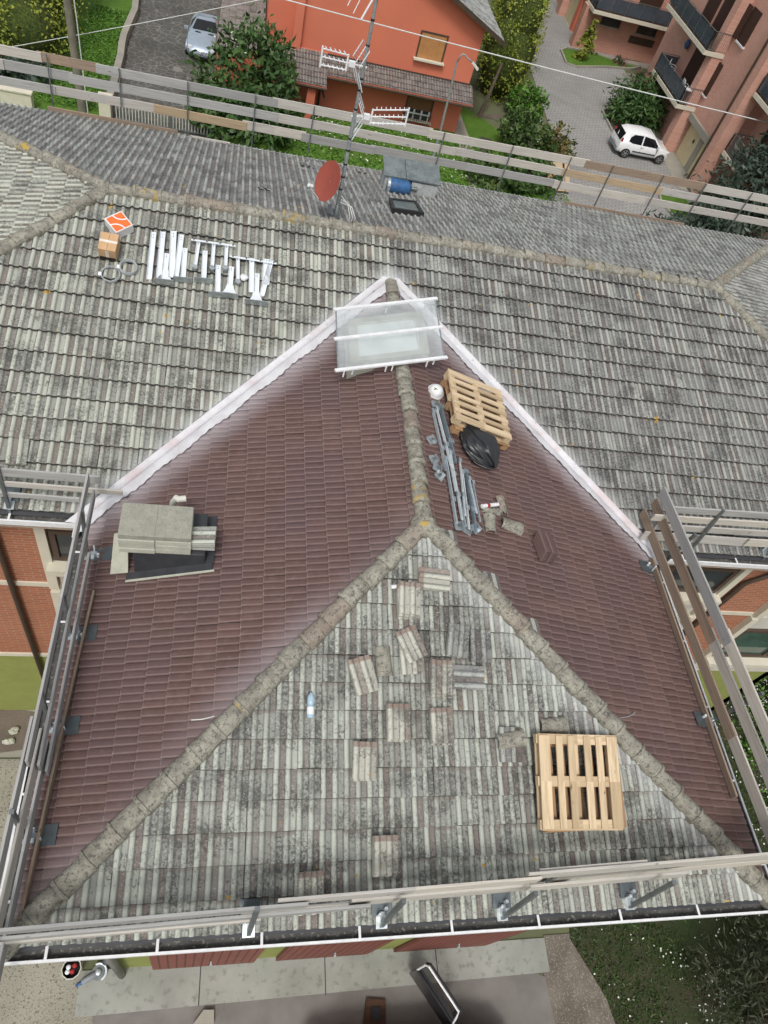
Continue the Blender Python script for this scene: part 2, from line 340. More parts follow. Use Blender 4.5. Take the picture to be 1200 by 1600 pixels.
M['galvflat']=gm('bright_zinc_sheet',(.78,.82,.85),(.70,.74,.78),12,.4,.05,.001,metallic=.2)
M['barsteel']=gm('pale_bar_steel',(.50,.57,.60),(.36,.42,.45),9,.4,.1,.002,metallic=.35)
M['barpale']=gm('pale_zinc_bar',(.70,.75,.77),(.55,.60,.62),9,.4,.1,.002,metallic=.25)
M['barblue']=gm('blue_grey_bar',(.27,.35,.40),(.20,.27,.31),9,.4,.1,.002,metallic=.35)
M['steel']=gm('dull_steel',(.23,.25,.25),(.15,.165,.165),10,.5,.1,.002,metallic=.6)
M['zincplate']=gm('blue_grey_zinc_plate',(.13,.15,.16),(.09,.11,.12),7,.45,.1,.002,metallic=.5)
M['gutter']=gm('dark_gutter_inside',(.12,.12,.115),(.07,.07,.066),3,.8,.6,.01,fine=(.30,.285,.25),fs=22,fa=.95)
M['white']=plain('white_paint',(.78,.79,.80),.45)
M['offwhite']=plain('offwhite_plastic',(.62,.62,.55),.5)
M['black']=plain('black_plastic',(.02,.02,.022),.45)
M['red']=plain('red_plastic',(.38,.03,.03),.4)
M['blue']=gm('scuffed_blue_paint',(.04,.13,.30),(.03,.085,.19),12,.45,.1,.002,fine=(.12,.09,.08),fs=25,fa=.5)
M['dish']=gm('oxide_red_dish',(.30,.072,.05),(.26,.062,.045),4,.6,.05,.002)
M['rust']=gm('brown_pipe',(.075,.05,.035),(.055,.04,.03),4,.6,.2,.002)
M['darkframe']=plain('dark_window_frame',(.09,.06,.045),.5)
M['garage_cream']=gm('cream_garage_door',(.62,.56,.36),(.56,.5,.32),2,.6,.1,.003,fine=(.42,.36,.22),fs=12,fa=.3)
M['grey']=plain('grey_paint',(.24,.26,.28),.5)
M['galvpaint']=gm('dirty_white_masonry',(.46,.48,.48),(.34,.36,.36),6,.85,.3,.004,fine=(.2,.2,.19),fs=20,fa=.5)
M['greyroof']=gm('grey_sheet_lid',(.17,.195,.20),(.11,.13,.135),5,.7,.3,.005,fine=(.26,.28,.26),fs=18)
M['cardboard']=plain('cardboard',(.56,.36,.20),.8)
M['tape']=plain('packing_tape',(.72,.66,.58),.4)
M['orange']=plain('orange_print',(.80,.17,.04),.5)
M['lampgrey']=gm('painted_lamp_post',(.33,.35,.35),(.25,.27,.27),6,.55,.1,.002,metallic=.3)
M['polewood']=gm('weathered_pole',(.22,.20,.16),(.15,.135,.11),3,.9,.6,.01)
M['soffit']=plain('soffit_paint',(.40,.33,.26),.8)
M['blind']=None
def ribbed(name,c,axis,per,dark=.6):
    n=NT(name); o=n.n('ShaderNodeNewGeometry'); x=n.n('ShaderNodeSeparateXYZ'); n.l(o.outputs['Position'],x.inputs[0])
    fr=n.math('FRACT',n.math('DIVIDE',x.outputs[axis],per)); e=n.math('MULTIPLY',n.ramp(fr,.0,.14),n.math('SUBTRACT',1.0,n.ramp(fr,.86,1.0)))
    f=n.noise(n.pos(),4,4); col=n.mix(n.ramp(f,.35,.7),c,tuple(q*.8 for q in c)); col=n.mix(n.math('SUBTRACT',1.0,e),col,tuple(q*dark for q in c))
    return n.fin(col,.6,e,.8,.012)
M['blind']=ribbed('tan_roller_blind',(.50,.24,.09),2,.06,.8)
M['blind_dark']=ribbed('brown_roller_blind',(.24,.12,.06),2,.06,.7)
M['garage_red']=ribbed('oxide_red_ribbed_door',(.22,.075,.055),0,.16,.35)
M['panelwhite']=ribbed('cream_ribbed_panel',(.62,.60,.52),0,.09,.75)
def glassm(name, col, rough=.08, alpha=1.0, spec=.6):
    n=NT(name); p=n.pos(); a=n.noise(p,2.5,4); n.b.inputs['Specular IOR Level'].default_value=spec
    c=n.mix(n.ramp(a,.35,.7),col,tuple(q*.7 for q in col)); n.b.inputs['Alpha'].default_value=alpha
    return n.fin(c,rough)
M['glass']=glassm('dark_window_glass',(.05,.06,.065))
M['glass_green']=glassm('green_tinted_glass',(.06,.11,.09))
M['carglass']=glassm('car_glass',(.012,.014,.017),.05)
M['balcglass']=glassm('smoked_balcony_panel',(.075,.095,.115),.15,.88)
M['skyglass']=glassm('dusty_skylight_glass',(.72,.78,.79),.2,.30,.6)
M['diffuser']=gm('pale_diffuser_sheet',(.74,.79,.78),(.68,.74,.72),3,.5,.05,.002)
def carpaint(name,c,met):
    n=NT(name); n.b.inputs['Coat Weight'].default_value=.6; n.b.inputs['Coat Roughness'].default_value=.08
    f=n.noise(n.pos(),7,4); col=n.mix(n.ramp(f,.4,.75),c,tuple(q*.9 for q in c)); return n.fin(col,.35,None,metallic=met)
M['carwhite']=carpaint('white_car_paint',(.78,.79,.79),0)
M['carsilver']=carpaint('silver_blue_car_paint',(.42,.50,.58),.5)
M['cardark']=carpaint('dark_car_paint',(.035,.037,.042),.3)
M['tyre']=plain('tyre_rubber',(.025,.025,.025),.85)
M['rim']=plain('alloy_rim',(.34,.35,.36),.35,.6)
M['bag']=None
def bagm():
    n=NT('black_bin_bag'); p=n.pos(); a=n.noise(p,14,4,.6,1.2); n.b.inputs['Specular IOR Level'].default_value=.7; return n.fin((.018,.019,.022),.42,a,.35,.012)
M['bag']=bagm()
def pet():
    n=NT('clear_bottle_plastic'); n.b.inputs['Alpha'].default_value=.7; return n.fin((.45,.62,.75),.12)
M['pet']=pet()
def leafm(name, cols, rough=.55):
    n=NT(name); u,v,_=n.uv(); c=n.mix(n.ramp(u,.0,.5),cols[0],cols[1]); c=n.mix(n.ramp(u,.5,1.0),c,cols[2]); 
    big=n.noise(n.pos(),1.1,3); c=n.mix(n.math('MULTIPLY',n.ramp(big,.4,.65),.4),c,cols[0])
    n.b.inputs['Subsurface Weight'].default_value=0; return n.fin(c,rough)
M['leaf_dark']=leafm('dark_green_leaf',[(.025,.06,.015),(.05,.105,.025),(.11,.17,.06)])
M['leaf_hedge']=leafm('yellow_green_leaf',[(.11,.15,.016),(.22,.26,.034),(.38,.39,.07)])
M['leaf_mid']=leafm('mid_green_leaf',[(.03,.065,.015),(.06,.11,.025),(.12,.16,.05)])
M['leaf_photinia']=leafm('coppery_leaf',[(.06,.085,.02),(.13,.13,.04),(.26,.13,.06)])
M['leaf_conifer']=leafm('blue_grey_needles',[(.03,.055,.035),(.055,.08,.06),(.10,.125,.10)])
M['leaf_grey']=leafm('dull_olive_needles',[(.03,.038,.02),(.048,.06,.032),(.085,.09,.055)])
M['leaf_bright']=leafm('bright_green_leaf',[(.04,.11,.012),(.08,.19,.02),(.13,.25,.04)])
M['grassblade']=leafm('rough_grass_blade',[(.022,.045,.01),(.04,.075,.016),(.075,.10,.03)])
M['petal']=plain('white_petals',(.75,.75,.68),.6)
M['pink']=plain('pink_flowers',(.35,.09,.16),.6)
M['bark']=gm('bark',(.13,.10,.075),(.085,.065,.05),6,.95,.8,.01)
M['cable']=plain('white_cable',(.66,.67,.66),.5)
M['cablegrey']=plain('grey_cable',(.36,.39,.40),.5)
#SECTIONS
# ------------------------------------------------------------------ tiled roof faces
OLD_PROF=[(0,.001),(.03,.014),(.10,.027),(.22,.032),(.34,.027),(.43,.015),(.47,.002),(.72,.0),(.99,.001)]
OLD_PROF=[(a/2,b) for a,b in OLD_PROF]+[(a/2+.5,b) for a,b in OLD_PROF]+[(1.0,.001)]
NEW_PROF=[(0,.0),(.03,.010),(.09,.013),(.30,.011),(.40,.006),(.46,.0)]
NEW_PROF=[(a,b) for a,b in NEW_PROF]+[(a+.5,b*.9) for a,b in NEW_PROF]+[(1.0,.0)]
def clip(poly, uv, P):
    """Sutherland-Hodgman of a 3D+uv polygon in (u,v) against convex P (ccw)"""
    pts=[tuple(a)+tuple(b) for a,b in zip(poly,uv)]
    for i in range(len(P)):
        ax,ay=P[i]; bx,by=P[(i+1)%len(P)]
        f=lambda q:(bx-ax)*(q[1]-ay)-(by-ay)*(q[0]-ax)
        out=[]
        for j in range(len(pts)):
            a=pts[j]; b=pts[(j+1)%len(pts)]; fa=f(a); fb=f(b)
            if fa>=0: out.append(a)
            if (fa>=0)!=(fb>=0):
                k=fa/(fa-fb); out.append(tuple(a[m]+(b[m]-a[m])*k for m in range(len(a))))
        pts=out
        if len(pts)<3: return []
    return pts
def tile_face(face, polys, w, e, prof, th, seed, dust=None, hole=None, jit=.003):
    O,a,sl,n=fbasis(face); cs=math.sqrt(sl.x**2+sl.y**2); ev=e*cs
    rg=np.random.default_rng(seed); V=[];F=[];UV=[];U2=[]
    O_=np.array(O);A=np.array(a);SP=np.array(FACE[face][2]);N=np.array(n);t=FACE[face][3]
    def pos(u,v,h): return tuple(O_+A*u+(SP+np.array([0,0,t]))*v+N*h)
    K=len(prof)
    for P in polys:
        if sum(P[i][0]*P[(i+1)%len(P)][1]-P[(i+1)%len(P)][0]*P[i][1] for i in range(len(P)))<0: P=P[::-1]
        us=[q[0] for q in P]; vs_=[q[1] for q in P]
        cx=np.array([(P[(i+1)%len(P)][0]-P[i][0],P[(i+1)%len(P)][1]-P[i][1]) for i in range(len(P))]); p0=np.array(P)
        def inside(u,v): return np.min(cx[:,0]*(v-p0[:,1])-cx[:,1]*(u-p0[:,0]))>=0
        for r in range(int((min(vs_)-.14)//ev)-1, int((max(vs_)-.14)//ev)+1):
            v0=.14+r*ev
            for c in range(int(min(us)//w)-1, int(max(us)//w)+1):
                u0=c*w
                rs=np.random.default_rng(seed*1000003+(r+50)*1009+(c+500)); q=rs.random(6)
                if hole and hole(u0+w/2,v0+ev/2): continue
                hj=(q[0]-.5)*2*jit; vj=(q[1]-.5)*.012; uj=(q[2]-.5)*.006; sk=(q[3]-.5)*.008
                tr=q[4]; du=dust(u0+w/2,v0+ev/2) if dust else 0
                rows=[]
                for (vv,hh,tv) in ((v0+vj,th+hj-.02,-.02),(v0+vj,th+hj,0.0),(v0+vj+.006,th+hj+.003,.02),(v0+ev+.035,.002+hj,1.08)):
                    rows.append([(u0+uj+x*w+sk*tv, vv+sk*x, hh+y, x*2, tv) for x,y in prof])
                mid=rows[1]; corners=[mid[0],mid[-1],rows[3][0],rows[3][-1]]
                ins=[inside(k[0],k[1]) for k in corners]
                if not any(ins) and not inside(u0+w/2,v0+ev/2): 
                    # may still overlap slightly
                    if not any(inside(u0+w*fx,v0+ev*fy) for fx in (.25,.75) for fy in (.25,.75)): continue
                allin=all(ins) and inside(rows[0][0][0],rows[0][0][1]-.01)
                for i in range(3):
                    for k in range(K-1):
                        fc=[rows[i][k],rows[i][k+1],rows[i+1][k+1],rows[i+1][k]]
                        uvw=[(s_[0],s_[1],s_[2]) for s_ in fc]; tu=[(s_[3],s_[4]) for s_ in fc]
                        if not allin:
                            cl=clip([x_ for x_ in uvw],tu,P)
                            if not cl: continue
                            uvw=[x_[:3] for x_ in cl]; tu=[x_[3:5] for x_ in cl]
                        b=len(V); V+=[pos(*x_) for x_ in uvw]; F.append(tuple(range(b,b+len(uvw)))); UV+=tu; U2+=[(tr,dust(x_[0],x_[1]) if dust else 0) for x_ in uvw]
    return V,F,UV,U2
def tile_object(name, data, m, parent):
    V,F,UV,U2=data; me=bpy.data.meshes.new(name); o=np.array(wloc(parent))
    me.from_pydata([tuple(np.array(q)-o) for q in V],[],F)
    l1=me.uv_layers.new(name='tuv'); l1.data.foreach_set('uv',np.array(UV,dtype=np.float32).ravel())
    l2=me.uv_layers.new(name='trn'); l2.data.foreach_set('uv',np.array(U2,dtype=np.float32).ravel())
    ob=link(name,me,m,parent)
    # face the right way
    bad=[p.index for p in me.polygons if p.normal.z<-.2]
    if len(bad)>len(me.polygons)/2: me.flip_normals()
    return ob
house=empty('apartment_house',(0,8,G),'hipped house with grey and dark red tiled roof, orange brick and olive walls','house')
OW,OE=.275,.33
def dl(u,v): # dust near the left valley (face left: u=y, v=x+W); valley u=L+v
    d=(L+v-u)/1.41; return max(0,1-d/.7)**1.4 if d>-.2 else 0
def dl2(u,v): return max(dl(u,v), .46*max(0,1-abs((u-v))/1.0)**1.5*(.75+.35*math.sin(u*2.3+1.0)) if u<5 else 0)
chim_hole=lambda u,v: False
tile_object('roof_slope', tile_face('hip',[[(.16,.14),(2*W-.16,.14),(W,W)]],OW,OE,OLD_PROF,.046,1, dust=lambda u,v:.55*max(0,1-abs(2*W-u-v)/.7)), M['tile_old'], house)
tile_object('roof_slope', tile_face('left',[[(.14,.14),(L-.02,.14),(L+W,W),(W,W)]],.205,.285,NEW_PROF,.034,2,dust=dl2), M['tile_new'], house)
tile_object('roof_slope', tile_face('right',[[(.14,.14),(L-.02,.14),(L+W,W),(W,W)]],.205,.285,NEW_PROF,.034,3,dust=dl), M['tile_new'], house)
uo=13.0; ul=uo+XL-D; ur=uo+XR+D
def dm(u,v): x=abs(u-uo); d=(v-(W-x))/1.41; return .8*max(0,1-max(0,d)/.5)**2
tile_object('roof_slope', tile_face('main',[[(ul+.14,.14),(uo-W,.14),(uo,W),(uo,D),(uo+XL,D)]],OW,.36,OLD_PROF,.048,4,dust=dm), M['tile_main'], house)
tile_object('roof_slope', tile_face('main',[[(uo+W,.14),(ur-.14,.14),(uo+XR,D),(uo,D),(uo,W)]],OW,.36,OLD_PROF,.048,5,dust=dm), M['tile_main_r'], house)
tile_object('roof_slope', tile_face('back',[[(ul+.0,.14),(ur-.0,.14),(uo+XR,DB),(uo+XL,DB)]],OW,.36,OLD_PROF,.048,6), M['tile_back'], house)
FACE['endl']=(Vector((XL-D,L,0)),Vector((0,1,0)),Vector((1,0,0)),T)
FACE['endr']=(Vector((XR+D,L,0)),Vector((0,1,0)),Vector((-1,0,0)),T)
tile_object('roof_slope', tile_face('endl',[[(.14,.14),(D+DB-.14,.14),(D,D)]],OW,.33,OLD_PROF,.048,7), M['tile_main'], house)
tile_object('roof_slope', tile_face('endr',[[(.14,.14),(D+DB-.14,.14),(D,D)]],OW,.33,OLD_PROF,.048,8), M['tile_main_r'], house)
# boarding under the tiles so no light leaks
ub=MB(); d_=-.03
def tri(*p): ub.quad(*[(q[0],q[1],q[2]+d_) for q in p])
H0=T*W
tri((-W+.1,.1,.03),(W-.1,.1,.03),(0,W,H0)); tri((-W+.1,.1,.03),(0,W,H0),(0,L+W,H0),(-W+.1,L,.03)); tri((W-.1,.1,.03),(W-.1,L,.03),(0,L+W,H0),(0,W,H0))
tri((XL-D,L+.1,.03),(-W,L+.1,.03),(0,L+W,H0),(0,YR,HR),(XL,YR,HR)); tri((W,L+.1,.03),(XR+D,L+.1,.03),(XR,YR,HR),(0,YR,HR),(0,L+W,H0))
tri((XL-D,YB-.1,.02),(XL,YR,HR),(XR,YR,HR),(XR+D,YB-.1,.02)); tri((XL-D+.1,L,.03),(XL,YR,HR),(XL-D+.1,YB,.0)); tri((XR+D-.1,L,.03),(XR+D-.1,YB,.0),(XR,YR,HR))
part('roof_boarding',ub,M['membrane'],house)
# ridge tiles
def barrel_run(mb, p0, p1, r, n_, lift, step=.36, seed=0, taper=1.0):
    p0=Vector(p0);p1=Vector(p1);d=p1-p0;l=d.length;x=d/l;y=Vector(n_).cross(x).normalized();z=x.cross(y)
    cnt=max(1,int(round(l/step))); rg=random.Random(seed)
    for i in range(cnt):
        a=p0+x*(l*i/cnt)-x*.03; b=p0+x*(l*(i+1)/cnt)+x*.015
        jy=rg.uniform(-.012,.012); jz=rg.uniform(-.006,.01); up=.032
        K=9; vs=[]
        prof=[(0,r*1.0*taper,up),(.045,r*1.04*taper,up+.012),(.05,r*.98,up),(1.0,r*.88,0)]   # lower lip overlaps the next tile
        for q,rr,zz in prof:
            c=(a+(b-a)*q) if q<1 else b
            if 0<q<1: c=a+x*q
            for k in range(K):
                t_=math.pi*k/(K-1); vs.append(c+y*(math.cos(t_)*rr+jy)+z*(math.sin(t_)*rr*.82+lift+zz+jz-r*.35))
        base=[v-z*.05 for v in vs[:K]]
        fs=[(j*K+k,j*K+k+1,(j+1)*K+k+1,(j+1)*K+k) for j in range(3) for k in range(K-1)]
        vs2=[a+y*(math.cos(math.pi*k/(K-1))*(r*.8)+jy)+z*(math.sin(math.pi*k/(K-1))*r*.6+lift+up-r*.35) for k in range(K)]
        b0=len(vs); vs+=vs2; fs+=[(b0+k,b0+k+1,k+1,k) for k in range(K-1)]
        b1=len(vs); vs+=[a-z*.09+y*(r+jy)*.9, a-z*.09-y*(r-jy)*.9, b-z*.09-y*r*.85, b-z*.09+y*r*.85]
        fs+=[(b1,0,3*K,b1+3),(K-1,b1+1,b1+2,4*K-1)]
        mb.add(vs,fs)
HRL=[((0,W,H0),(0,7.75,H0),.125,11),((0,9.15,H0),(0,L+W-.1,H0),.125,19),((-W+.12,.12,.05),(-.07,W-.07,H0),.13,12),((W-.12,.12,.05),(.07,W-.07,H0),.13,13),
     ((XL,YR,HR),(XR,YR,HR),.12,14),((XL-D+.1,L+.1,.05),(XL,YR,HR),.12,15),((XL-D+.1,YB-.1,.05),(XL,YR,HR),.12,16),((XR+D-.1,L+.1,.05),(XR,YR,HR),.12,17),((XR+D-.1,YB-.1,.05),(XR,YR,HR),.12,18)]
for p0,p1,r,sd in HRL:
    mb=MB(); barrel_run(mb,p0,p1,r,(0,0,1),.055,.36 if sd!=14 else .42,sd); part('ridge_tiles',mb,M['ridge'],house,smooth='auto')
jm=MB(); jm.M=Matrix.Translation((0,W,H0+.0)); jm.lathe([(.2,-.04),(.17,.05),(.10,.11),(.03,.13)],14); part('ridge_junction',jm,M['ridge'],house,smooth=True)
# mortar bedding along hips: slim dark fillet
for sgn in (-1,1):
    mb=MB(); N_=90; rg=random.Random(5+sgn); wav=[rg.uniform(-.015,.015) for _ in range(N_+1)]
    A0=Vector((sgn*W,L,0)); A1=Vector((0,L+W,H0)); 
    nl=Vector((sgn*T,0,1)).normalized(); nm=Vector((0,-T,1)).normalized()
    east=Vector((-sgn,0,T)).normalized(); 
    def fl(s_,t_,sgn=sgn,A0=A0,A1=A1,nl=nl,nm=nm,wav=wav,N_=N_):
        c=A0+(A1-A0)*s_
        wd=.175+.022*math.sin(s_*(L+2)*math.pi*2/1.0*1.0)+wav[int(s_*N_)]*.5
        if t_<.5:   # on the dark slope: run along -y from the valley
            k=(.5-t_)/.5; sc=.035*abs(math.sin(s_*W/.1025*math.pi)); 
            return c+Vector((0,-1,0))*(k*(wd+.10+sc))+nl*(.035+.035*min(1,k*3) if k>0 else .035)
        k=(t_-.5)/.5
        return c+Vector((sgn,0,0))*(k*.15)*1.0+nm*(.035+.045*min(1,k*3))
    vs=[];NU=180
    ts=[0,.12,.25,.4,.47,.5,.53,.62,.78,.95,1.0]
    for i in range(NU+1):
        for t_ in ts: vs.append(fl(i/NU,t_))
    K=len(ts); fs=[(i*K+j,i*K+j+1,(i+1)*K+j+1,(i+1)*K+j) for i in range(NU) for j in range(K-1)]
    b=len(mb.v); mb.v+= [tuple(v) for v in vs]; mb.f+=fs; mb.uv+=[[((i+a_)/NU*6.5,ts[j+b_]) for a_,b_ in ((0,0),(0,1),(1,1),(1,0))] for i in range(NU) for j in range(K-1)]
    part('valley_flashing',mb,M['flash'],house,smooth=True)
    wd_=MB(); wd_.tube([A0+(A1-A0)*s_+Vector((sgn,0,0))*(.155+wav[int(s_*N_)]*.8)+nm*.062 for s_ in [i/60 for i in range(61)]],.009,5); part('valley_edge',wd_,M['grey'],house)
# gutters
def gutter(p0,p1,inw,mitre0=0,mitre1=0):
    p0=Vector(p0);p1=Vector(p1);d=(p1-p0);l=d.length;x=d/l;i_=Vector(inw)
    m=MB(); m.beam(p0+i_*.075+Vector((0,0,-.10)),p1+i_*.075+Vector((0,0,-.10)),.13,.012); m.beam(p0+i_*.145+Vector((0,0,-.05)),p1+i_*.145+Vector((0,0,-.05)),.01,.09)
    m.beam(p0+i_*.012+Vector((0,0,-.055)),p1+i_*.012+Vector((0,0,-.055)),.008,.09)
    gobj=part('gutter',m,M['gutter'],house)
    r=MB(); r.beam(p0+Vector((0,0,0)),p1+Vector((0,0,0)),.026,.018); r.beam(p0-i_*.006+Vector((0,0,-.05)),p1-i_*.006+Vector((0,0,-.05)),.008,.09)
    ro=part('gutter_rim',r,M['white'],gobj)
    k=.55
    while k<l-.2:
        c=p0+x*k; b=MB(); b.beam(c+i_*.01+Vector((0,0,.006)),c+i_*.15+Vector((0,0,.006)),.028,.008); k+=1.08
        part('gutter_bracket',b,M['white'],gobj)
gutter((-W-.01,0,0),(W+.01,0,0),(0,1,0)); gutter((-W,0.0,.002),(-W,L,.002),(1,0,0)); gutter((W,0,.002),(W,L,.002),(-1,0,0))
gutter((XL-D,L,-.002),(-W-.0,L,-.002),(0,1,0)); gutter((W,L,-.002),(XR+D,L,-.002),(0,1,0)); gutter((XL-D,YB,.0),(XR+D,YB,.0),(0,-1,0))
gutter((XL-D,L,.003),(XL-D,YB,.003),(1,0,0)); gutter((XR+D,L,.003),(XR+D,YB,.003),(-1,0,0))
# walls
OH=.65; yF=L+OH; xA=XL-D+OH; xB=XR+D-OH; yBk=YB-OH; xw=W-OH
def wall_bands(name_b,mat,x0,x1,y,z0,z1,axis='x',th=.2,inward=1):
    m=MB()
    if axis=='x': m.box(((x0+x1)/2,y+inward*th/2,(z0+z1)/2),(abs(x1-x0),th,z1-z0))
    else: m.box((y+inward*th/2,(x0+x1)/2,(z0+z1)/2),(th,abs(x1-x0),z1-z0))
    part(name_b,m,mat,house)
# soffit
sf=MB()
for (a,b,c,d) in ((-W+.02,W-.02,.02,OH+.02),(-W+.02,-xw+.02,OH+.02,L+.02),(xw-.02,W-.02,OH+.02,L+.02),(XL-D+.02,XR+D-.02,L+.02,yF+.02)):
    sf.box(((a+b)/2,(c+d)/2,-.17),(b-a,d-c,.04))
sf.box(((XL-D+XR+D)/2,YB-OH/2,-.17),(XR-XL+2*D-.04,OH,.04)); sf.box((XL-D+OH/2,(yF+yBk)/2,-.17),(OH,yBk-yF,.04)); sf.box((XR+D-OH/2,(yF+yBk)/2,-.17),(OH,yBk-yF,.04))
part('soffit',sf,M['soffit'],house)
for (x0,x1) in ((xA,-xw),(xw,xB)):
    wall_bands('brick_wall',M['brick_x'],x0,x1,yF,-5.66,-.18); wall_bands('ground_floor_wall',M['greenwall'],x0,x1,yF,G,-5.78)
    wall_bands('floor_band',M['cream'],x0,x1,yF-.03,-2.90,-2.78,th=.25); wall_bands('floor_band',M['cream'],x0,x1,yF-.03,-5.78,-5.66,th=.25)
for sgn in (-1,1):
    wall_bands('brick_wall',M['brick_y'],OH,yF-.0,sgn*xw,-5.66,-.18,'y',.2,-sgn); wall_bands('ground_floor_wall',M['greenwall'],OH,yF,sgn*xw,G,-5.78,'y',.2,-sgn)
    wall_bands('floor_band',M['cream'],OH,yF-.05,sgn*(xw+.03),-2.90,-2.78,'y',.25,-sgn); wall_bands('floor_band',M['cream'],OH,yF-.05,sgn*(xw+.03),-5.78,-5.66,'y',.25,-sgn)
wall_bands('brick_wall',M['brick_x'],-xw+.2,xw-.2,OH,-5.66,-.18); wall_bands('ground_floor_wall',M['greenwall'],-xw+.2,xw-.2,OH,G,-5.78)
wall_bands('floor_band',M['cream'],-xw,xw,OH-.03,-5.78,-5.66,th=.25)
wall_bands('brick_wall',M['brick_x'],xA,xB,yBk,-5.66,-.18,inward=-1); wall_bands('ground_floor_wall',M['greenwall'],xA,xB,yBk,G,-5.66,inward=-1)
wall_bands('brick_wall',M['brick_y'],yF,yBk,xA,G,-.18,'y'); wall_bands('brick_wall',M['brick_y'],yF,yBk,xB,G,-.18,'y',inward=-1)
def window(x0,x1,z0,z1,y,glass='glass'):
    f=MB(); t=.09
    f.box(((x0+x1)/2,y,z0+t/2),(x1-x0,.1,t)); f.box(((x0+x1)/2,y,z1-t/2),(x1-x0,.1,t)); f.box((x0+t/2,y,(z0+z1)/2),(t,.1,z1-z0-2*t)); f.box((x1-t/2,y,(z0+z1)/2),(t,.1,z1-z0-2*t)); f.box(((x0+x1)/2,y,(z0+z1)/2),(t,.1,z1-z0-2*t))
    fo=part('window',f,M['darkframe'],house)
    p=MB(); p.box(((x0+x1)/2,y+.01,(z0+z1)/2),(x1-x0-.1,.03,z1-z0-.1)); part('pane',p,M[glass],fo)
    s=MB(); s.box(((x0+x1)/2,y-.10,z0-.10),(x1-x0+.2,.30,.16)); part('sill',s,M['cream'],fo)
    return fo
def pilaster(x,z0,z1,wd=.16,y=yF-.06):
    m=MB(); m.box((x,y,(z0+z1)/2),(wd,.16,z1-z0)); part('pilaster',m,M['cream'],house)
def panel(x0,x1,z0,z1,y):
    m=MB(); m.box(((x0+x1)/2,y,(z0+z1)/2),(x1-x0,.05,z1-z0)); part('spandrel_panel',m,M['panelwhite'],house)
# left bay
for x in (-5.38,): pilaster(x,-2.78,-.18); pilaster(x,-5.66,-2.90)
window(-5.27,-4.2,-1.88,-1.02,yF-.06); panel(-5.29,-4.1,-2.78,-2.08,yF-.03); window(-5.27,-4.2,-4.7,-3.6,yF-.06); panel(-5.29,-4.1,-5.66,-4.95,yF-.03)
# right bays
for x in (7.42,): pilaster(x,-2.78,-.18); pilaster(x,-5.66,-2.90)
window(4.4,7.30,-1.9,-1.0,yF-.06); panel(4.2,7.32,-2.78,-2.05,yF-.03); panel(4.2,7.32,-5.66,-2.92,yF-.032)
pilaster(9.0,-2.78,-.18); pilaster(9.0,-5.66,-2.90)
window(9.12,12.0,-4.8,-3.45,yF-.06,'glass_green'); panel(9.1,12.0,-3.42,-2.92,yF-.034); panel(9.1,12.0,-5.66,-5.0,yF-.034)
window(9.12,12.0,-1.9,-1.0,yF-.06); panel(9.1,12.0,-2.78,-2.05,yF-.034); pilaster(12.1,-5.66,-2.9)
# garage wall at the end of the wing: olive piers and ribbed red doors
gy=OH-.05
for i,(x0,x1) in enumerate(((-3.35,-1.32),(-.86,1.12),(1.72,3.86))):
    m=MB(); m.box(((x0+x1)/2,gy,-7.55),(x1-x0,.06,2.7)); d=part('garage_door',m,M['garage_red'],house)
    h=MB(); h.M=Matrix.Translation(((x0+x1)/2+.1,gy-.07,-7.9)); h.box((0,0,0),(.03,.05,.14)); h.box((0,-.03,0),(.05,.02,.03)); part('handle',h,M['galv'],d)
def downpipe(pts,r=.05,m='rust'):
    t=MB(); t.tube(pts,r,10); part('downpipe',t,M[m],house,smooth=True)
downpipe([(-6.08,L+.1,-.1),(-6.08,yF-.02,-.45),(-6.08,yF-.08,-.7),(-6.09,yF-.08,-8.9)])
downpipe([(9.6,L+.1,-.1),(9.3,yF-.06,-1.13),(8.1,yF-.08,-1.15),(7.75,yF-.08,-1.5),(7.75,yF-.08,-5.6),(7.75,yF-.08,-8.9)])
# junction column with base at the left corner of the wing end
pc=MB(); pc.tube([(-xw+.05,OH-.12,G),(-xw+.05,OH-.12,-.2)],.075,10); part('downpipe',pc,M['concrete'],house,smooth=True)
# ------------------------------------------------------------------ ground
gr=MB(); gr.box((10,40,G-.25),(260,260,.46)); structure('ground',gr,M['ground'])
def sheet(name,pts,m,k,px=True,z=G):
    q=[g(*p) for p in pts] if px else pts
    mb=MB(); mb.prism(q,z-.018,z+.004*k); return structure(name,mb,M[m])
sheet('concrete_apron',[(-4.75,-.12),(5.35,-.02),(5.36,OH),(-4.75,OH)],'concrete',4,False)
for jx in (-2.4,.2,2.7):
    m=MB(); m.box((jx,.26,G+.0185),(.02,.72,.003)); structure('apron_joint',m,M['membrane'])
sheet('asphalt_yard',[(-4.2,-8),(6.6,-8),(6.0,-.5),(5.0,.0),(-4.4,-.08)],'asphalt',2,False)
sheet('gravel_yard',[(-14,-8),(-4.2,-8),(-4.4,-.1),(-4.72,.1),(-4.72,4.9),(-14,4.9)],'gravel',3,False)
sheet('gravel_strip',[(5.36,.7),(6.3,.7),(6.7,.2),(7.0,-.5),(7.4,-1.2),(7.6,-3),(6.8,-8),(5.6,-8),(5.2,0)],'soilgravel',3,False)
sheet('terrace',[(-12,4.9),(-xw,4.9),(-xw,yF+.02),(-12,yF+.02)],'pathconc',10,False,-8.85)
sheet('back_lawn',[(-30,YB-.6),(16,YB-.6),(15,36.5),(9.2,44),(-2,44),(-2,34.8),(-30,34.8)],'lawn',1,False)
sheet('left_lawn',[(-24,34.8),(-9.3,34.8),(-9.2,48),(-9.0,70),(-24,70)],'lawn',2,False)
sheet('stone_driveway',[(-8.9,33.6),(-4.0,33.6),(-2.2,36),(-2.0,70),(-9.0,70),(-9.0,48)],'crazy',4,False)
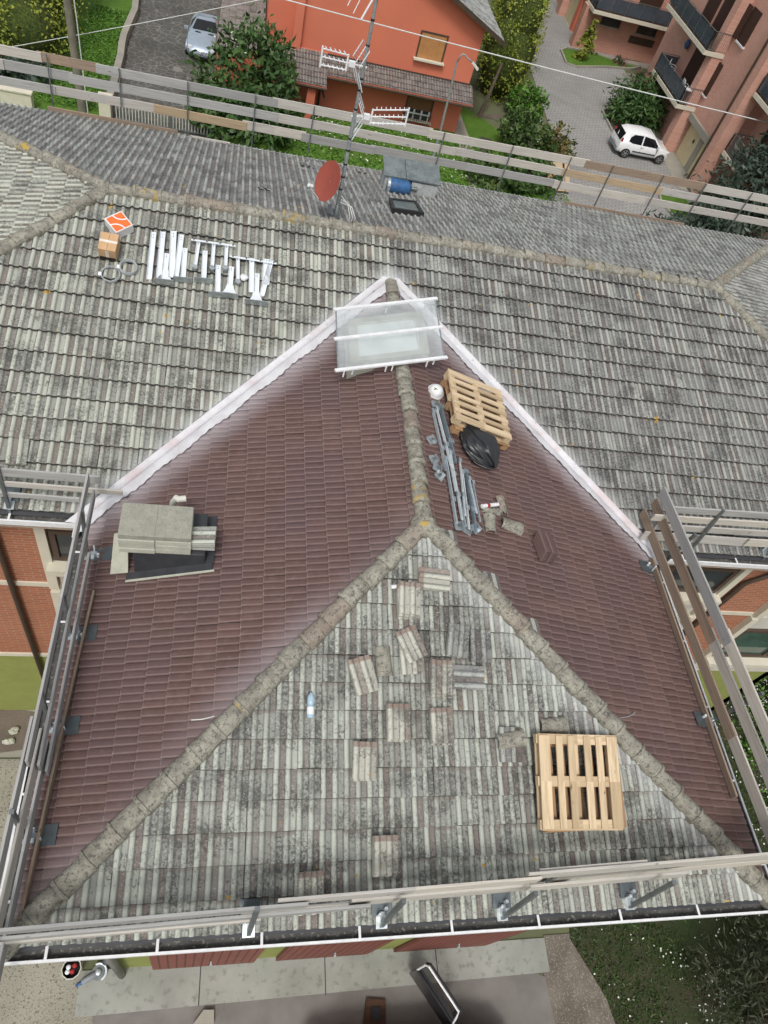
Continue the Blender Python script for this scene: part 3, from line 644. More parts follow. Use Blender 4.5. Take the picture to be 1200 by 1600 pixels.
sheet('block_driveway',[(13.6,30),(23.0,32),(23.55,38),(24,60),(21.3,72),(19,78),(16.5,60),(15.6,48),(15.2,40),(13.2,34)],'paver',3,False)
sheet('grey_pathway',[(8.8,30),(9.4,30),(9.7,37),(9.4,44),(8.8,44)],'pathconc',4,False)
sheet('building_pavement',[(22.5,38),(24,38),(24,45),(22.7,45)],'pathconc',6,False)
sheet('building_pavement',[(20.9,54.6),(20.9,72),(22.6,72),(22.6,56),(28,56.6),(28,55.6),(22.6,55.2)],'pathconc',6,False)
# ------------------------------------------------------------------ loose tiles, ridge pieces, stacks
def loose_tile_mesh(prof, w, ln, th, name, head=True):
    V=[];F=[];UV=[]; K=len(prof); ys=[-ln/2,-ln/2+.02,ln/2-.06,ln/2]; r=random.random()
    for lay in (0,1):
        for j,y in enumerate(ys):
            for x,h in prof: V.append(((x-.5)*w, y, h+(th if lay==0 else 0) - (.006 if j==3 else 0)))
    def idx(l,j,k): return l*4*K+j*K+k
    tv=lambda j:(0.03,.05,.80,.94)[j]
    for j in range(3):
        for k in range(K-1):
            F.append((idx(0,j,k),idx(0,j,k+1),idx(0,j+1,k+1),idx(0,j+1,k))); UV.append([(prof[a][0]*2,tv(b)) for a,b in ((k,j),(k+1,j),(k+1,j+1),(k,j+1))])
            F.append((idx(1,j,k),idx(1,j+1,k),idx(1,j+1,k+1),idx(1,j,k+1))); UV.append([(prof[a][0]*2,tv(b)) for a,b in ((k,j),(k,j+1),(k+1,j+1),(k+1,j))])
    for k in range(K-1):
        F.append((idx(1,0,k),idx(1,0,k+1),idx(0,0,k+1),idx(0,0,k))); UV.append([(.2,.3)]*4)
        F.append((idx(0,3,k),idx(0,3,k+1),idx(1,3,k+1),idx(1,3,k))); UV.append([(.2,.3)]*4)
    for j in range(3):
        F.append((idx(0,j,0),idx(0,j+1,0),idx(1,j+1,0),idx(1,j,0))); UV.append([(.2,.3)]*4)
        F.append((idx(1,j,K-1),idx(1,j+1,K-1),idx(0,j+1,K-1),idx(0,j,K-1))); UV.append([(.2,.3)]*4)
    me=bpy.data.meshes.new(name); me.from_pydata(V,[],F)
    l1=me.uv_layers.new(name='tuv'); l1.data.foreach_set('uv',np.array([c for f in UV for q in f for c in q],dtype=np.float32))
    l2=me.uv_layers.new(name='trn'); l2.data.foreach_set('uv',np.array([c for f in F for _ in f for c in (r,0)],dtype=np.float32))
    return me
ORD=['bottom','second from bottom','middle','second from top','top']
def where_in(i,n):
    if n==1: return 'single'
    if i==n-1: return 'topmost'
    if i==0: return 'lowest'
    return {1:'second from the bottom',2:'third from the bottom',3:'fourth from the bottom'}[i]
# pixel centre, turn in degrees, count, description, material
STK=[((677,906),88,2,'sideways pale pair lying just under the hip junction','tile_loose'),
 ((637,942),0,4,'stack beside the white tube near the hip junction','tile_loose'),
 ((642,1026),3,2,'crooked pile with orange lichen in the middle of the hip slope','tile_loose'),
 ((567,1057),16,3,'tilted stack left of the loose ridge piece','tile_loose'),
 ((714,1004),-8,2,'lichen-crusted pair right of the crooked pile','tile_main_r'),
 ((749,1011),0,2,'brownish pair beside the lichen-crusted pair','tile_main_r'),
 ((688,1063),-2,4,'tall stack right of centre below the crooked pile','tile_loose'),
 ((732,1058),89,2,'dark sideways pair right of the tall stack','tile_back'),
 ((621,1131),-1,4,'tall stack nearest the middle of the hip slope','tile_loose'),
 ((688,1137),0,3,'stack directly below the tall stack right of centre','tile_loose'),
 ((568,1191),0,3,'stack left of the dark stained tile','tile_loose'),
 ((600,1337),0,3,'square dark pair low on the hip slope','tile_loose'),
 ((486,1394),0,2,'pair half behind the front guardrail boards','tile_loose'),
 ((795,1164),0,2,'pair under the broken ridge piece near the pallets','tile_main_r')]
TILE_ME=[loose_tile_mesh(OLD_PROF,OW,.40,.018,'roof_tile') for _ in range(8)]
for me in TILE_ME: me.materials.append(M['tile_old'])
def put_tile(me, mat, Mx, label, group, cat='roof tile', name='roof_tile'):
    o=bpy.data.objects.new(name, me); C.objects.link(o); o.matrix_world=Mx
    if len(me.materials)==0: me.materials.append(mat)
    o.material_slots[0].link='OBJECT'; o.material_slots[0].material=mat
    return tag(o,label,cat,group)
rt_=random.Random(3)
for (px,py),ang,n_,desc,mt in STK:
    for i in range(n_):
        p=on('hip',px,py,.055+.030*i) if n_<2 or True else None
        p=on('hip',px,py,.075); Mx=mroof('hip',p,ang=R(ang)) @ Matrix.Translation((rt_.uniform(-.012,.012)-.004*i,rt_.uniform(-.012,.012)+.010*i,.037*i)) @ Matrix.Rotation(R(rt_.uniform(-2,2)),4,'Z')
        if desc.startswith('crooked') and i==1: Mx=Mx@Matrix.Translation((.0,.13,.02))@Matrix.Rotation(R(22),4,'Z')
        lab = desc if n_==1 else where_in(i,n_)+' tile of the '+desc
        if n_==1: lab='loose '+desc
        put_tile(TILE_ME[rt_.randrange(8)],M[mt],Mx@Matrix.Scale(1.04,4),lab,'loose tiles set down on the hip slope')
# two on the main slope by the left edge, three slipped on the back slope
for i in range(2):
    Mx=mroof('main',on('main',27,707,.055),ang=R(2))@Matrix.Translation((.01*i,.0,.03*i)); put_tile(TILE_ME[i+2],M['tile_main'],Mx,('upper' if i else 'lower')+' tile of the pair by the left edge above the side guardrail','loose tiles on the long grey slope')
for k,(px,py,ds) in enumerate([(412,292,'left of the red satellite dish'),(479,258,'just behind the red satellite dish near the back boards'),(566,268,'between the mast and the gas cylinder box')]):
    Mx=mroof('back',on('back',px,py,.06),ang=R(180+3*k)); put_tile(TILE_ME[k],M['tile_back'],Mx,'slipped grey tile '+ds,'slipped tiles on the back slope')
# spare dark tiles: a leaning stack and three corners poking from the hip
DARK_ME=loose_tile_mesh(NEW_PROF,.27,.36,.012,'dark_roof_tile'); DARK_ME.materials.append(M['tile_new'])
for i in range(7):
    Mx=mroof('right',on('right',848,862,.05),ang=R(-82))@Matrix.Translation((0,.0+.012*i,.024*i)); put_tile(DARK_ME,M['tile_new'],Mx,('topmost' if i==6 else 'lowest' if i==0 else ['','second','third','fourth','fifth','sixth'][i])+(' from the bottom' if 0<i<6 else '')+' dark red tile of the small stack below the cement rubble','spare dark red tiles','roof tile','dark_roof_tile')
for k,(px,py) in enumerate([(703,846),(770,914),(832,985)]):
    Mx=mroof('right',on('right',px,py,.05),ang=R(-88)); put_tile(DARK_ME,M['tile_main_r'],Mx,'grey-brown tile end poking from under the right hip, '+['uppermost','middle','lowest'][k]+' of three','tile ends beside the right hip')
# loose ridge pieces
def ridge_piece(f,px,py,ang,label,ln=.36,r=.11,h=.05,tw=0,broken=False):
    mb=MB(); K=11; vs=[]
    for lay,rr in ((0,1.0),(1,.84)):
        for j,(y,s_) in enumerate(((-ln/2,1.06),(-ln/2+.05,1.06),(-ln/2+.055,.98),(ln/2,.86))):
            for k in range(K):
                t_=math.pi*k/(K-1); vs.append((math.cos(t_)*r*rr*s_, y+(.05*math.sin(k*2.1) if broken and j==3 else 0), math.sin(t_)*r*rr*s_*.85))
    I=lambda l,j,k:l*4*K+j*K+k
    fs=[(I(0,j,k+1),I(0,j,k),I(0,j+1,k),I(0,j+1,k+1)) for j in range(3) for k in range(K-1)]+[(I(1,j,k),I(1,j,k+1),I(1,j+1,k+1),I(1,j+1,k)) for j in range(3) for k in range(K-1)]
    fs+=[(I(0,0,k),I(0,0,k+1),I(1,0,k+1),I(1,0,k)) for k in range(K-1)]+[(I(0,3,k+1),I(0,3,k),I(1,3,k),I(1,3,k+1)) for k in range(K-1)]
    fs+=[(I(0,j,0),I(1,j,0),I(1,j+1,0),I(0,j+1,0)) for j in range(3)]+[(I(1,j,K-1),I(0,j,K-1),I(0,j+1,K-1),I(1,j+1,K-1)) for j in range(3)]
    mb.add(vs,fs); me=mb.mesh('ridge_piece'); o=link('ridge_piece',me,M['ridge'],smooth='auto')
    o.matrix_world=mroof(f,on(f,px,py,h),ang=R(ang))@Matrix.Rotation(R(tw),4,'X'); tag(o,label,'ridge tile','loose ridge tile pieces'); return o
ridge_piece('hip',599,1034,3,'speckled half-round ridge tile lying between tilted stack and crooked pile')
ridge_piece('hip',797,1156,98,'half-round ridge tile lying across two tiles near the pallets',h=.13)
ridge_piece('hip',862,1134,90,'grey half-round ridge tile lying above the pallets',ln=.34,h=.04)
ridge_piece('hip',1037,1345,90,'low brown ridge fragment near the right end of the front guardrail',ln=.24,r=.07)
ridge_piece('right',797,822,-5,'lichened half-round ridge tile right of the metal bar bundle',h=.05)
ridge_piece('right',765,820,85,'flatter speckled ridge tile between the bars and the half-round tile',ln=.3,r=.1,h=.03)
ridge_piece('right',784,790,95,'broken ridge shard standing beside the sealant tube',ln=.3,r=.07,broken=True,h=.06)
ridge_piece('right',766,798,5,'thin broken ridge shard under the sealant tube',ln=.34,r=.06,broken=True,h=.03)
# ------------------------------------------------------------------ pallets
def make_pallet(mat='pine'):
    e=empty('pallet',(0,0,0),'x','pallet'); s=1.06
    m=M[mat]; top=.135
    ws=[.14,.085,.09,.09,.085,.14]; xs=[-.46,-.26,-.10,.12,.28,.46]
    for x,wd in zip(xs,ws):
        mb=MB(); mb.box((x,0,top),(wd,s,.022)); part('deck_board',mb,m,e)
    for y in (-.49,0,.49):
        mb=MB(); mb.box((0,y,top-.022),(s,.12,.021)); part('cross_board',mb,m,e)
    for y in (-.49,0,.49):
        for x in (-.48,0,.48):
            mb=MB(); mb.box((x,y,.063),(.13,.11,.078)); part('block',mb,m,e)
    for x in (-.48,0,.48):
        mb=MB(); mb.box((x,0,.012),(.10,s,.022)); part('bottom_board',mb,m,e)
    return e
def make_pallet_b(mat='pine'):
    e=empty('pallet',(0,0,0),'x','pallet'); s=1.08
    for y,wd in zip((-.49,-.33,-.165,0,.165,.33,.49),(.12,.075,.08,.08,.08,.075,.12)):
        mb=MB(); mb.box((0,y,.135),(s,wd,.022)); part('deck_board',mb,M[mat],e)
    for x in (-.48,0,.48):
        mb=MB(); mb.box((x,0,.113),(.12,s,.021)); part('cross_board',mb,M[mat],e)
        for y in (-.48,0,.48):
            mb=MB(); mb.box((x,y,.063),(.11,.13,.078)); part('block',mb,M[mat],e)
    for y in (-.48,0,.48):
        mb=MB(); mb.box((0,y,.012),(s,.10,.022)); part('bottom_board',mb,M[mat],e)
    return e
def place_pallet(e,f,px,py,h,ang,label):
    O,a,sl,n=fbasis(f); e.matrix_world=mroof(f,on(f,px,py,.06),ang=R(ang))@Matrix.Translation((0,0,h)); e['label']=label; e['group']='wooden pallets on the roof'
pp=on('hip',903,1219,.20); 
place_pallet(make_pallet('pine_old'),'hip',902,1222,0,1.0,'lower pallet under the square pallet on the grey hip slope')
place_pallet(make_pallet('pine'),'hip',890,1220,.15,-1.5,'pale pine pallet lying on top by the right hip')
place_pallet(make_pallet_b('pine_old'),'right',737,652,0,92,'lower pallet of the two beside the black bag')
place_pallet(make_pallet_b('pine'),'right',733,649,.15,89,'upper pine pallet beside the black bag and white helmet')
# ------------------------------------------------------------------ black bag, helmet
def blob(mb,c,rad,seed,amp=.18,nu=26,nv=16,fold=6,flat=.55):
    rg=random.Random(seed); ph=[rg.uniform(0,6) for _ in range(6)]
    def fn(u,v):
        a=u*2*math.pi; b=(v-.5)*math.pi; k=1+amp*(.5*math.sin(2*a+ph[0])+.3*math.sin(3*a+ph[1]+2*b)+.25*math.sin(fold*a+ph[2])*math.cos(b)+.2*math.sin(4*b+ph[3]))
        z=math.sin(b); z=z if z>-flat else -flat
        return (c[0]+rad[0]*k*math.cos(a)*math.cos(b), c[1]+rad[1]*k*math.sin(a)*math.cos(b), c[2]+rad[2]*k*z)
    mb.grid(fn,nu,nv)
from mathutils import noise as mn
mb=MB()
def bagf(u,v):
    a=u*2*math.pi; y=.44-.88*v; rad=.035+.30*math.sin(math.pi*min(max(v,.0),1)**1.35)**.85
    q=Vector((math.cos(a)*1.6,math.sin(a)*1.6,v*1.7+3)); fold=1+.34*(mn.noise(q*1.1))
    rdg=1-abs(mn.noise(Vector((math.cos(a)*3.2,math.sin(a)*3.2,v*1.4))))*2; rdg2=1-abs(mn.noise(Vector((math.cos(a)*6,math.sin(a)*6,v*5+9))))*2
    fold+=.11*rdg*(1.15-v)+.045*rdg2
    x=math.cos(a)*rad*fold; z=math.sin(a)*rad*fold*.70
    return (x+.05*mn.noise(q*2.6), y+.05*mn.noise(q*2.2+Vector((5,0,0))), max(z,-.14)+.15)
mb.grid(bagf,150,60)
bo=solo('bin_bag',mb,M['bag'],'full black plastic bag slumped against the upper pallets','bag',loc=(0,0,0),smooth=True)
bo.matrix_world=mroof('right',on('right',737,704,.06),ang=R(0))@Matrix.Rotation(R(35-90),4,'Z')
# rotate so that the neck points up-left in the picture
pN=on('right',718,672,.06); pE=on('right',760,732,.06); Mx=mroof('right',(pN+pE)/2,xdir=(pE-pN)); bo.matrix_world=Mx@Matrix.Rotation(R(90),4,'Z')@Matrix.Diagonal((.95,1.0,.85,1))
hm=empty('hard_hat',on('right',680,613,.045),'white safety helmet lying on the red tiles above the metal bars','helmet')
mb=MB(); mb.M=Matrix.Translation(hm.location)@Matrix.Rotation(R(20),4,'X'); mb.lathe([(.145,.0),(.14,.02),(.12,.03),(.115,.07),(.09,.115),(.05,.14),(.01,.148)],22); part('shell',mb,M['white'],hm,smooth=True)
mb=MB(); mb.M=Matrix.Translation(hm.location)@Matrix.Rotation(R(20),4,'X'); mb.tube([(-.12,-.02,.01),(-.18,-.05,.0),(-.23,-.04,-.0)],.012,6); part('strap',mb,M['offwhite'],hm)
for a_ in (35,-35):
    mb=MB(); mb.M=Matrix.Translation(hm.location)@Matrix.Rotation(R(20),4,'X')@Matrix.Translation((-.03,-.01,.142))@Matrix.Rotation(R(a_),4,'Z'); mb.box((0,0,0),(.07,.014,.008)); part('painted_cross',mb,M['leaf_bright'],hm)
# ------------------------------------------------------------------ metal bars bundle on the right slope
def bar(f,a,b,h,sec,mat,label,flange=True):
    p0=on(f,*a,.05+h); p1=on(f,*b,.05+h); O,ax,sl,n=fbasis(f)
    e=MB(); e.beam(p0,p1,sec,sec*.5,n); 
    side=(p1-p0).normalized().cross(n)
    e.beam(p0+side*sec*.45+n*sec*.5,p1+side*sec*.45+n*sec*.5,.005,sec,n)
    o=solo('steel_bar',e,M[mat],label,'steel bar','galvanised bars in the bundle',loc=p0)
    x=(p1-p0).normalized(); l=(p1-p0).length
    q=MB(); k=.25
    q=MB(); q.beam(p0+n*sec*.45+x*.0,p0+n*sec*.45+x*.07,sec*1.6,.03,n); part('end_plate',q,M['galv'],o)
    if l>1: q=MB(); q.beam(p0+n*sec*.45+x*l*.62,p0+n*sec*.45+x*(l*.62+.08),sec*1.7,.035,n); part('clip',q,M['galv'],o)
    return o
BARS=[((676,640),(697,735),.0,.045,'steel','leftmost upper bar of the bundle under the helmet'),((682,637),(705,728),.03,.04,'galv','second bar from the left in the upper bundle'),
((688,634),(711,722),.0,.06,'zincplate','broad blue-grey bar in the upper bundle below the helmet'),((700,702),(712,768),.02,.03,'galv','short pale bar starting beside the black bag'),
((696,715),(713,818),.0,.045,'steel','leftmost long bar in the lower bundle'),((703,705),(722,812),.03,.035,'galv','pale bar second from left in the lower bundle'),((708,738),(727,822),.0,.04,'steel','third bar from left in the lower bundle'),
((718,717),(727,806),.045,.03,'galv','thin bar poking highest past the bag'),((722,735),(733,827),.02,.035,'galv','pale bar in the middle of the lower bundle'),((727,735),(744,832),.0,.05,'zincplate','broad blue-grey bar reaching lowest toward the rubble'),
((732,745),(745,802),.03,.03,'galv','short clipped bar right of the broad lower bar'),((738,752),(750,815),.0,.03,'steel','rightmost bar of the lower bundle by the rubble')]
for a,b,h,sec,mt,lb in BARS: bar('right',a,b,h+.02,sec,{'steel':'barsteel','galv':'barpale','zincplate':'barblue'}[mt],lb)
def bracket_plate(f,px,py,h,ang,label,mat='galv',s=.16,grp='galvanised guardrail feet lying loose'):
    e=MB(); Mx=mroof(f,on(f,px,py,.045+h),ang=R(ang)); e.M=Mx
    e.prism([(-s/2,-s/2),(s/2,-s/2),(s/2,s*.3),(s*.25,s/2),(-s/2,s/2)],0,.008)
    o=solo('foot_plate',e,M[mat],label,'steel plate',grp,loc=tuple(Mx.translation))
    q=MB(); q.M=Mx; q.box((0,-s*.3,.03),(s*.9,.012,.06)); part('upstand',q,M[mat],o)
    q=MB(); q.M=Mx; q.tube([(0,0,.008),(0,0,.05)],.02,8); part('socket',q,M['steel'],o)
for px,py,h,an,lb in [(673,688,0,30,'highest loose steel foot left of the bars'),(677,718,0,20,'upper of three overlapping steel feet left of the bars'),(683,731,.03,-15,'middle of three overlapping steel feet left of the bars'),(686,744,.0,60,'lowest of three overlapping steel feet left of the bars'),
  (680,632,.05,0,'shiny steel foot lying right under the helmet'),(716,822,.0,10,'steel foot at the lower left end of the bars'),(729,828,.0,-20,'steel foot in the middle below the bar ends'),(742,826,.02,40,'steel foot beside the ridge rubble')]:
    bracket_plate('right',px,py,h,an,lb,s=.15)
# sealant tubes
def tube_thing(f,a,b,r,label,mb_,mc):
    p0=on(f,*a,.05+r);p1=on(f,*b,.05+r);d=(p1-p0).normalized()
    m=MB(); m.tube([p0,p1],r,12); o=solo('sealant_tube',m,M[mb_],label,'sealant tube',loc=p0,smooth='auto')
    m=MB(); m.tube([p1,p1+d*.03,p1+d*.035,p1+d*.10],[r*.9,r*.8,r*.3,r*.15],10); part('nozzle',m,M[mc],o)
    m=MB(); m.tube([p0+d*.10,p0+d*.16],r*1.03,12); part('printed_band',m,M[mc],o)
tube_thing('right',(753,791),(778,788),.03,'white and red sealant tube on the ridge rubble','white','red')
tube_thing('hip',(611,917),(634,916),.028,'white sealant tube lying above a tile stack near the junction','white','red')
# plastic bottle
b0=on('hip',485,1122,.09); b1=on('hip',486,1081,.09)
m=MB(); Mb=Matrix.Translation(b0); dd=(b1-b0); zz=dd.normalized(); xx=Vector((1,0,0)); yy=zz.cross(xx).normalized(); xx=yy.cross(zz); Mq=Matrix((xx,yy,zz)).transposed().to_4x4(); Mq.translation=b0
ln=dd.length; m.M=Mq; m.lathe([(.03,0),(.043,.015),(.043,ln*.45),(.036,ln*.5),(.043,ln*.55),(.043,ln*.78),(.03,ln*.88),(.013,ln*.94),(.013,ln*.97)],16)
bt=solo('plastic_bottle',m,M['pet'],'clear water bottle lying on the grey hip tiles','bottle',loc=b0,smooth='auto')
m=MB(); m.M=Mq; m.lathe([(.0445,ln*.14),(.0445,ln*.42)],16,False); part('bottle_label',m,M['white'],bt,smooth=True)
m=MB(); m.M=Mq; m.lathe([(.016,ln*.965),(.016,ln*1.0)],12); part('cap',m,M['blue'],bt)
# bits of wire on the dark tiles
def wire(pts,f,r,m,name,label,cat,h=.05,grp=None):
    P=[on(f,*p,h+.004) for p in pts]; mb=MB(); mb.tube(P,r,6); return solo(name,mb,M[m],label,cat,grp,loc=P[0])
wire([(967,1122),(980,1120),(988,1117),(992,1112),(990,1117)],'right',.005,'cablegrey','wire_scrap','thin bent wire scrap lying on the right dark red slope','wire')
wire([(299,1125),(315,1124),(335,1119)],'left',.007,'cable','wire_scrap','straight pale wire scrap low on the left dark red slope','wire')
# ------------------------------------------------------------------ skylight on the wing ridge
zg=1.70
qc=[uz(527,580,zg-.03),uz(695,560,zg-.03),uz(680,468,zg+.03),uz(524,485,zg+.03)]   # SW SE NE NW
sk=empty('skylight',((qc[0]+qc[2])/2).x and (qc[0].lerp(qc[2],.5).x,qc[0].lerp(qc[2],.5).y,1.3),'large flat glass skylight with white bars straddling the dark red wing ridge','skylight')
lerp=lambda a,b,k:a+(b-a)*k
def P2(u,v,dz=0): return lerp(lerp(qc[0],qc[1],u),lerp(qc[3],qc[2],u),v)+Vector((0,0,dz))
for v0,v1 in ((.02,.49),(.51,.98)):
    mb=MB(); mb.add([P2(0,v0),P2(1,v0),P2(1,v1),P2(0,v1),P2(0,v0,.008),P2(1,v0,.008),P2(1,v1,.008),P2(0,v1,.008)],[(0,3,2,1),(4,5,6,7),(0,1,5,4),(1,2,6,5),(2,3,7,6),(3,0,4,7)]); part('glass_sheet',mb,M['skyglass'],sk)
for v in (0,.5,1):
    mb=MB(); mb.beam(P2(-.02,v,.02),P2(1.02,v,.02),.055,.03); part('glazing_bar',mb,M['white'],sk)
for u in (0.005,.995):
    mb=MB(); mb.beam(P2(u,.02,.008),P2(u,.98,.008),.018,.022); part('edge_bar',mb,M['galv'],sk)
# concrete upstand (frame with a white lined well), under the glass
def ring(mb,x0,x1,y0,y1,t,z0,z1,fn):
    for (a,b,c,d) in ((x0,x1,y0,y0+t),(x0,x1,y1-t,y1),(x0,x0+t,y0+t,y1-t),(x1-t,x1,y0+t,y1-t)):
        mb.add([fn(a,c,z0),fn(b,c,z0),fn(b,d,z0),fn(a,d,z0),fn(a,c,z1),fn(b,c,z1),fn(b,d,z1),fn(a,d,z1)],[(0,3,2,1),(4,5,6,7),(0,1,5,4),(1,2,6,5),(2,3,7,6),(3,0,4,7)])
def fnq(a,b,z): q=P2(a,b); return Vector((q.x,q.y,z))
mb=MB(); ring(mb,.13,.88,.17,.93,.08,1.15,1.60,fnq); part('upstand',mb,M['paleconc'],sk)
mb=MB(); ring(mb,.211,.799,.251,.849,.012,1.15,1.59,fnq); part('well_lining',mb,M['offwhite'],sk)
mb=MB(); mb.add([fnq(.21,.24,1.54),fnq(.79,.24,1.54),fnq(.79,.84,1.54),fnq(.21,.84,1.54)],[(0,1,2,3)]); part('diffuser_sheet',mb,M['diffuser'],sk)
mb=MB(); mb.add([fnq(.14,.13,1.0),fnq(.83,.13,1.0),fnq(.83,.85,1.0),fnq(.14,.85,1.0)],[(0,1,2,3)]); part('well_floor',mb,M['white'],sk)
for u,v in ((.06,.0),(.14,.02),(.44,.0),(.50,.0),(.83,.0),(.9,.02),(.1,.98),(.5,.98),(.9,.98)):
    mb=MB(); q=P2(u,v); mb.beam((q.x,q.y-.02,1.60 if .2<v<2 else 1.56),(q.x,q.y-.02,zg-.01),.02,.02,(0,1,0)); part('glass_bracket',mb,M['white'],sk)
# ------------------------------------------------------------------ chimney under tiles and slabs on the left slope
cA=on('left',203,897,.03); cB=on('left',322,884,.03)
ch=empty('chimney',((cA.x+cB.x)/2,cA.y+.35,.3),'low chimney base wrapped in black membrane, buried under concrete slabs','chimney')
x0,x1=cA.x+.06,cB.x-.02; y0,y1=4.38,5.05; zt=.86
mb=MB(); mb.box(((x0+x1)/2,(y0+y1)/2,(zt-.1)/2),(x1-x0,y1-y0,zt+.1)); part('base',mb,M['membrane'],ch,bevel=.012)
mb=MB()
for (a,b,c,d) in ((x0-.1,x1+.10,y0-.12,y0),(x1,x1+.12,y0,y1+.1),(x0-.1,x1,y1,y1+.1)):
    zf=lambda x:T*(x+W)+.062
    mb.add([(a,c,zf(a)),(b,c,zf(b)),(b,d,zf(b)),(a,d,zf(a)),(a,c,zf(a)+.012),(b,c,zf(b)+.012),(b,d,zf(b)+.012),(a,d,zf(a)+.012)],[(0,3,2,1),(4,5,6,7),(0,1,5,4),(1,2,6,5),(2,3,7,6),(3,0,4,7)])
part('skirt_flashing',mb,M['membrane'],ch)
mb=MB(); mb.beam((x0-.1,y0-.135,T*(x0-.1+W)+.075),(x1+.13,y0-.125,T*(x1+.13+W)+.075),.03,.012); part('flashing_edge',mb,M['paleconc'],ch)
mb=MB(); pv=[uz(655/5.455+150,192/5.455+750,.9),uz(700/5.455+150,165/5.455+750,1.06),uz(765/5.455+150,158/5.455+750,1.06)]
mb.tube([pv[0]-Vector((0,0,.45)),pv[0],lerp(pv[0],pv[1],.7)+Vector((0,0,.05)),pv[1],pv[2]],.045,12); solo('vent_pipe',mb,M['offwhite'],'bent off-white vent pipe behind the concrete slabs on the chimney','pipe',smooth='auto')
# slabs: two piles of four
sz=.095
S0=[uz(188,782,1.28),uz(305,790,1.28),uz(298,840,1.28),uz(185,833,1.28)]
sx0=(S0[0].x+S0[3].x)/2; sx1=(S0[1].x+S0[2].x)/2; sy0=(S0[2].y+S0[3].y)/2; sy1=(S0[0].y+S0[1].y)/2; sm=(sx0+sx1)/2
for c,(a,b) in enumerate(((sx0,sm-.006),(sm+.006,sx1))):
    for i in range(4):
        m=MB(); jx=rt_.uniform(-.008,.008); jy=rt_.uniform(-.01,.01); m.box(((a+b)/2+jx,(sy0+sy1)/2+jy,zt+sz*i+sz/2),(b-a,sy1-sy0,sz-.008))
        solo('concrete_slab',m,M['slab'] if i==3 else M['paleconc'],('topmost','third from the bottom','second from the bottom','lowest')[3-i]+' concrete slab of the '+('left pile over the chimney' if c==0 else 'right pile over the chimney'),'concrete slab','concrete slabs piled on the chimney',bevel=.006)
for i in range(4):
    Mx=Matrix.Translation((sx1+.10,sy0+.19-.006*i,zt+.03+.05*i+.03))@Matrix.Rotation(R(88),4,'Z')@Matrix.Rotation(R(-4-2*i),4,'X')
    put_tile(TILE_ME[i],M['tile_old'],Mx,['lowest','second from bottom','third from bottom','topmost'][i]+' ribbed pale tile of the stack right of the chimney slabs','ribbed tiles stacked on the chimney')
mb=MB(); a=on('left',172,897,.06); b=on('left',200,895,.06); mb.add([a,b,(b.x-.02,y0+.36,zt-.08),(a.x+.03,y0+.38,zt-.18),(a.x,a.y+.02,a.z-.03),(b.x,b.y+.02,b.z-.03),(b.x-.02,y0+.39,zt-.12),(a.x+.03,y0+.41,zt-.22)],[(0,1,2,3),(4,7,6,5),(0,4,5,1),(1,5,6,2),(2,6,7,3),(3,7,4,0)])
solo('leaning_slab',mb,M['paleconc'],'pale grey slab leaning on the left end of the chimney','slab')
# ------------------------------------------------------------------ antenna mast with dish
mb0=on('back',523,345,.0); MX,MY,MZ=mb0
mast=empty('antenna_mast',mb0,'tall steel mast with white aerials and a red satellite dish','antenna mast')
mb=MB(); mb.tube([(MX,MY,MZ-.1),(MX,MY,MZ+2.0)],.034,12); mb.tube([(MX,MY,MZ+2.0),(MX,MY,MZ+3.95)],.026,12); part('pole',mb,M['galv'],mast,smooth='auto')
mb=MB(); mb.lathe([(.09,-.06),(.075,.03),(.045,.10),(.036,.42)],14); mb2=MB(); mb2.M=Matrix.Translation(mb0); mb2.lathe([(.10,-.08),(.085,.05),(.05,.12),(.042,.34)],14); part('base_collar',mb2,M['steel'],mast,smooth=True)
for h in (.62,.85,1.08,1.32,1.52,2.0,2.3,2.4,2.47,2.95,3.3):
    mb=MB(); mb.tube([(MX,MY,MZ+h),(MX,MY,MZ+h+.03)],.038 if h<2 else .031,10); part('black_tape',mb,M['black'],mast)
def rod(m,a,b,r): m.tube([a,b],r,6)
# lower aerial: pointing right
def yagi(h,dirv,length,refl_side,label):
    o=Vector((MX,MY,MZ+h)); x=Vector(dirv).normalized(); z=Vector((0,0,1)); y=z.cross(x)
    e=None; m=MB()
    # three booms fanning from a junction, joined by an end post
    j=o+x*.28
    rod(m,o-x*.05,j,.014)
    booms=[(.115,),(.0,),(-.115,)]
    for (dz,) in booms: rod(m,j+z*dz*.9,o+x*length+z*dz,.011)
    rod(m,o+x*length+z*.15,o+x*length-z*.15,.014); rod(m,j+z*.12,j-z*.12,.016)
    an=part('aerial_boom',m,M['white'],mast)
    for (dz,) in booms:
        d=MB(); k=.34
        while k<length: c=o+x*k+z*dz; rod(d,c-y*.055+z*.012,c+y*.055+z*.012,.008); k+=.075
        part('director_row',d,M['white'],an)
    f=MB()
    for s_ in (1,-1):
        for q in (0,1,2):
            a=o+x*(.10)+z*s_*(.05+.0*q); 
        for yy in (-.19,0.0,.19): rod(f,o+x*.14+z*s_*.04+y*yy,o+x*.02+z*s_*.30+y*yy,.008)
    part('reflector_frame',f,M['white'],an)
    r=MB()
    for s_ in (1,-1):
        for q in range(6): 
            k=q/5; c=o+x*(.14-.12*k)+z*s_*(.06+.24*k); rod(r,c-y*.2,c+y*.2,.003)
    part('reflector_wires',r,M['galv'],an)
    b=MB(); b.box(tuple(o+x*.2),(.1,.06,.08)); part('junction_box',b,M['white'],an)
yagi(1.90,(1,-.1,.22),.86,1,'')
yagi(2.66,(-.95,-.2,.10),.70,1,'')
o=Vector((MX,MY,MZ+3.72)); m=MB(); rod(m,o+Vector((-.5,-.05,0)),o+Vector((.6,.05,0)),.012); up=part('aerial_boom',m,M['white'],mast)
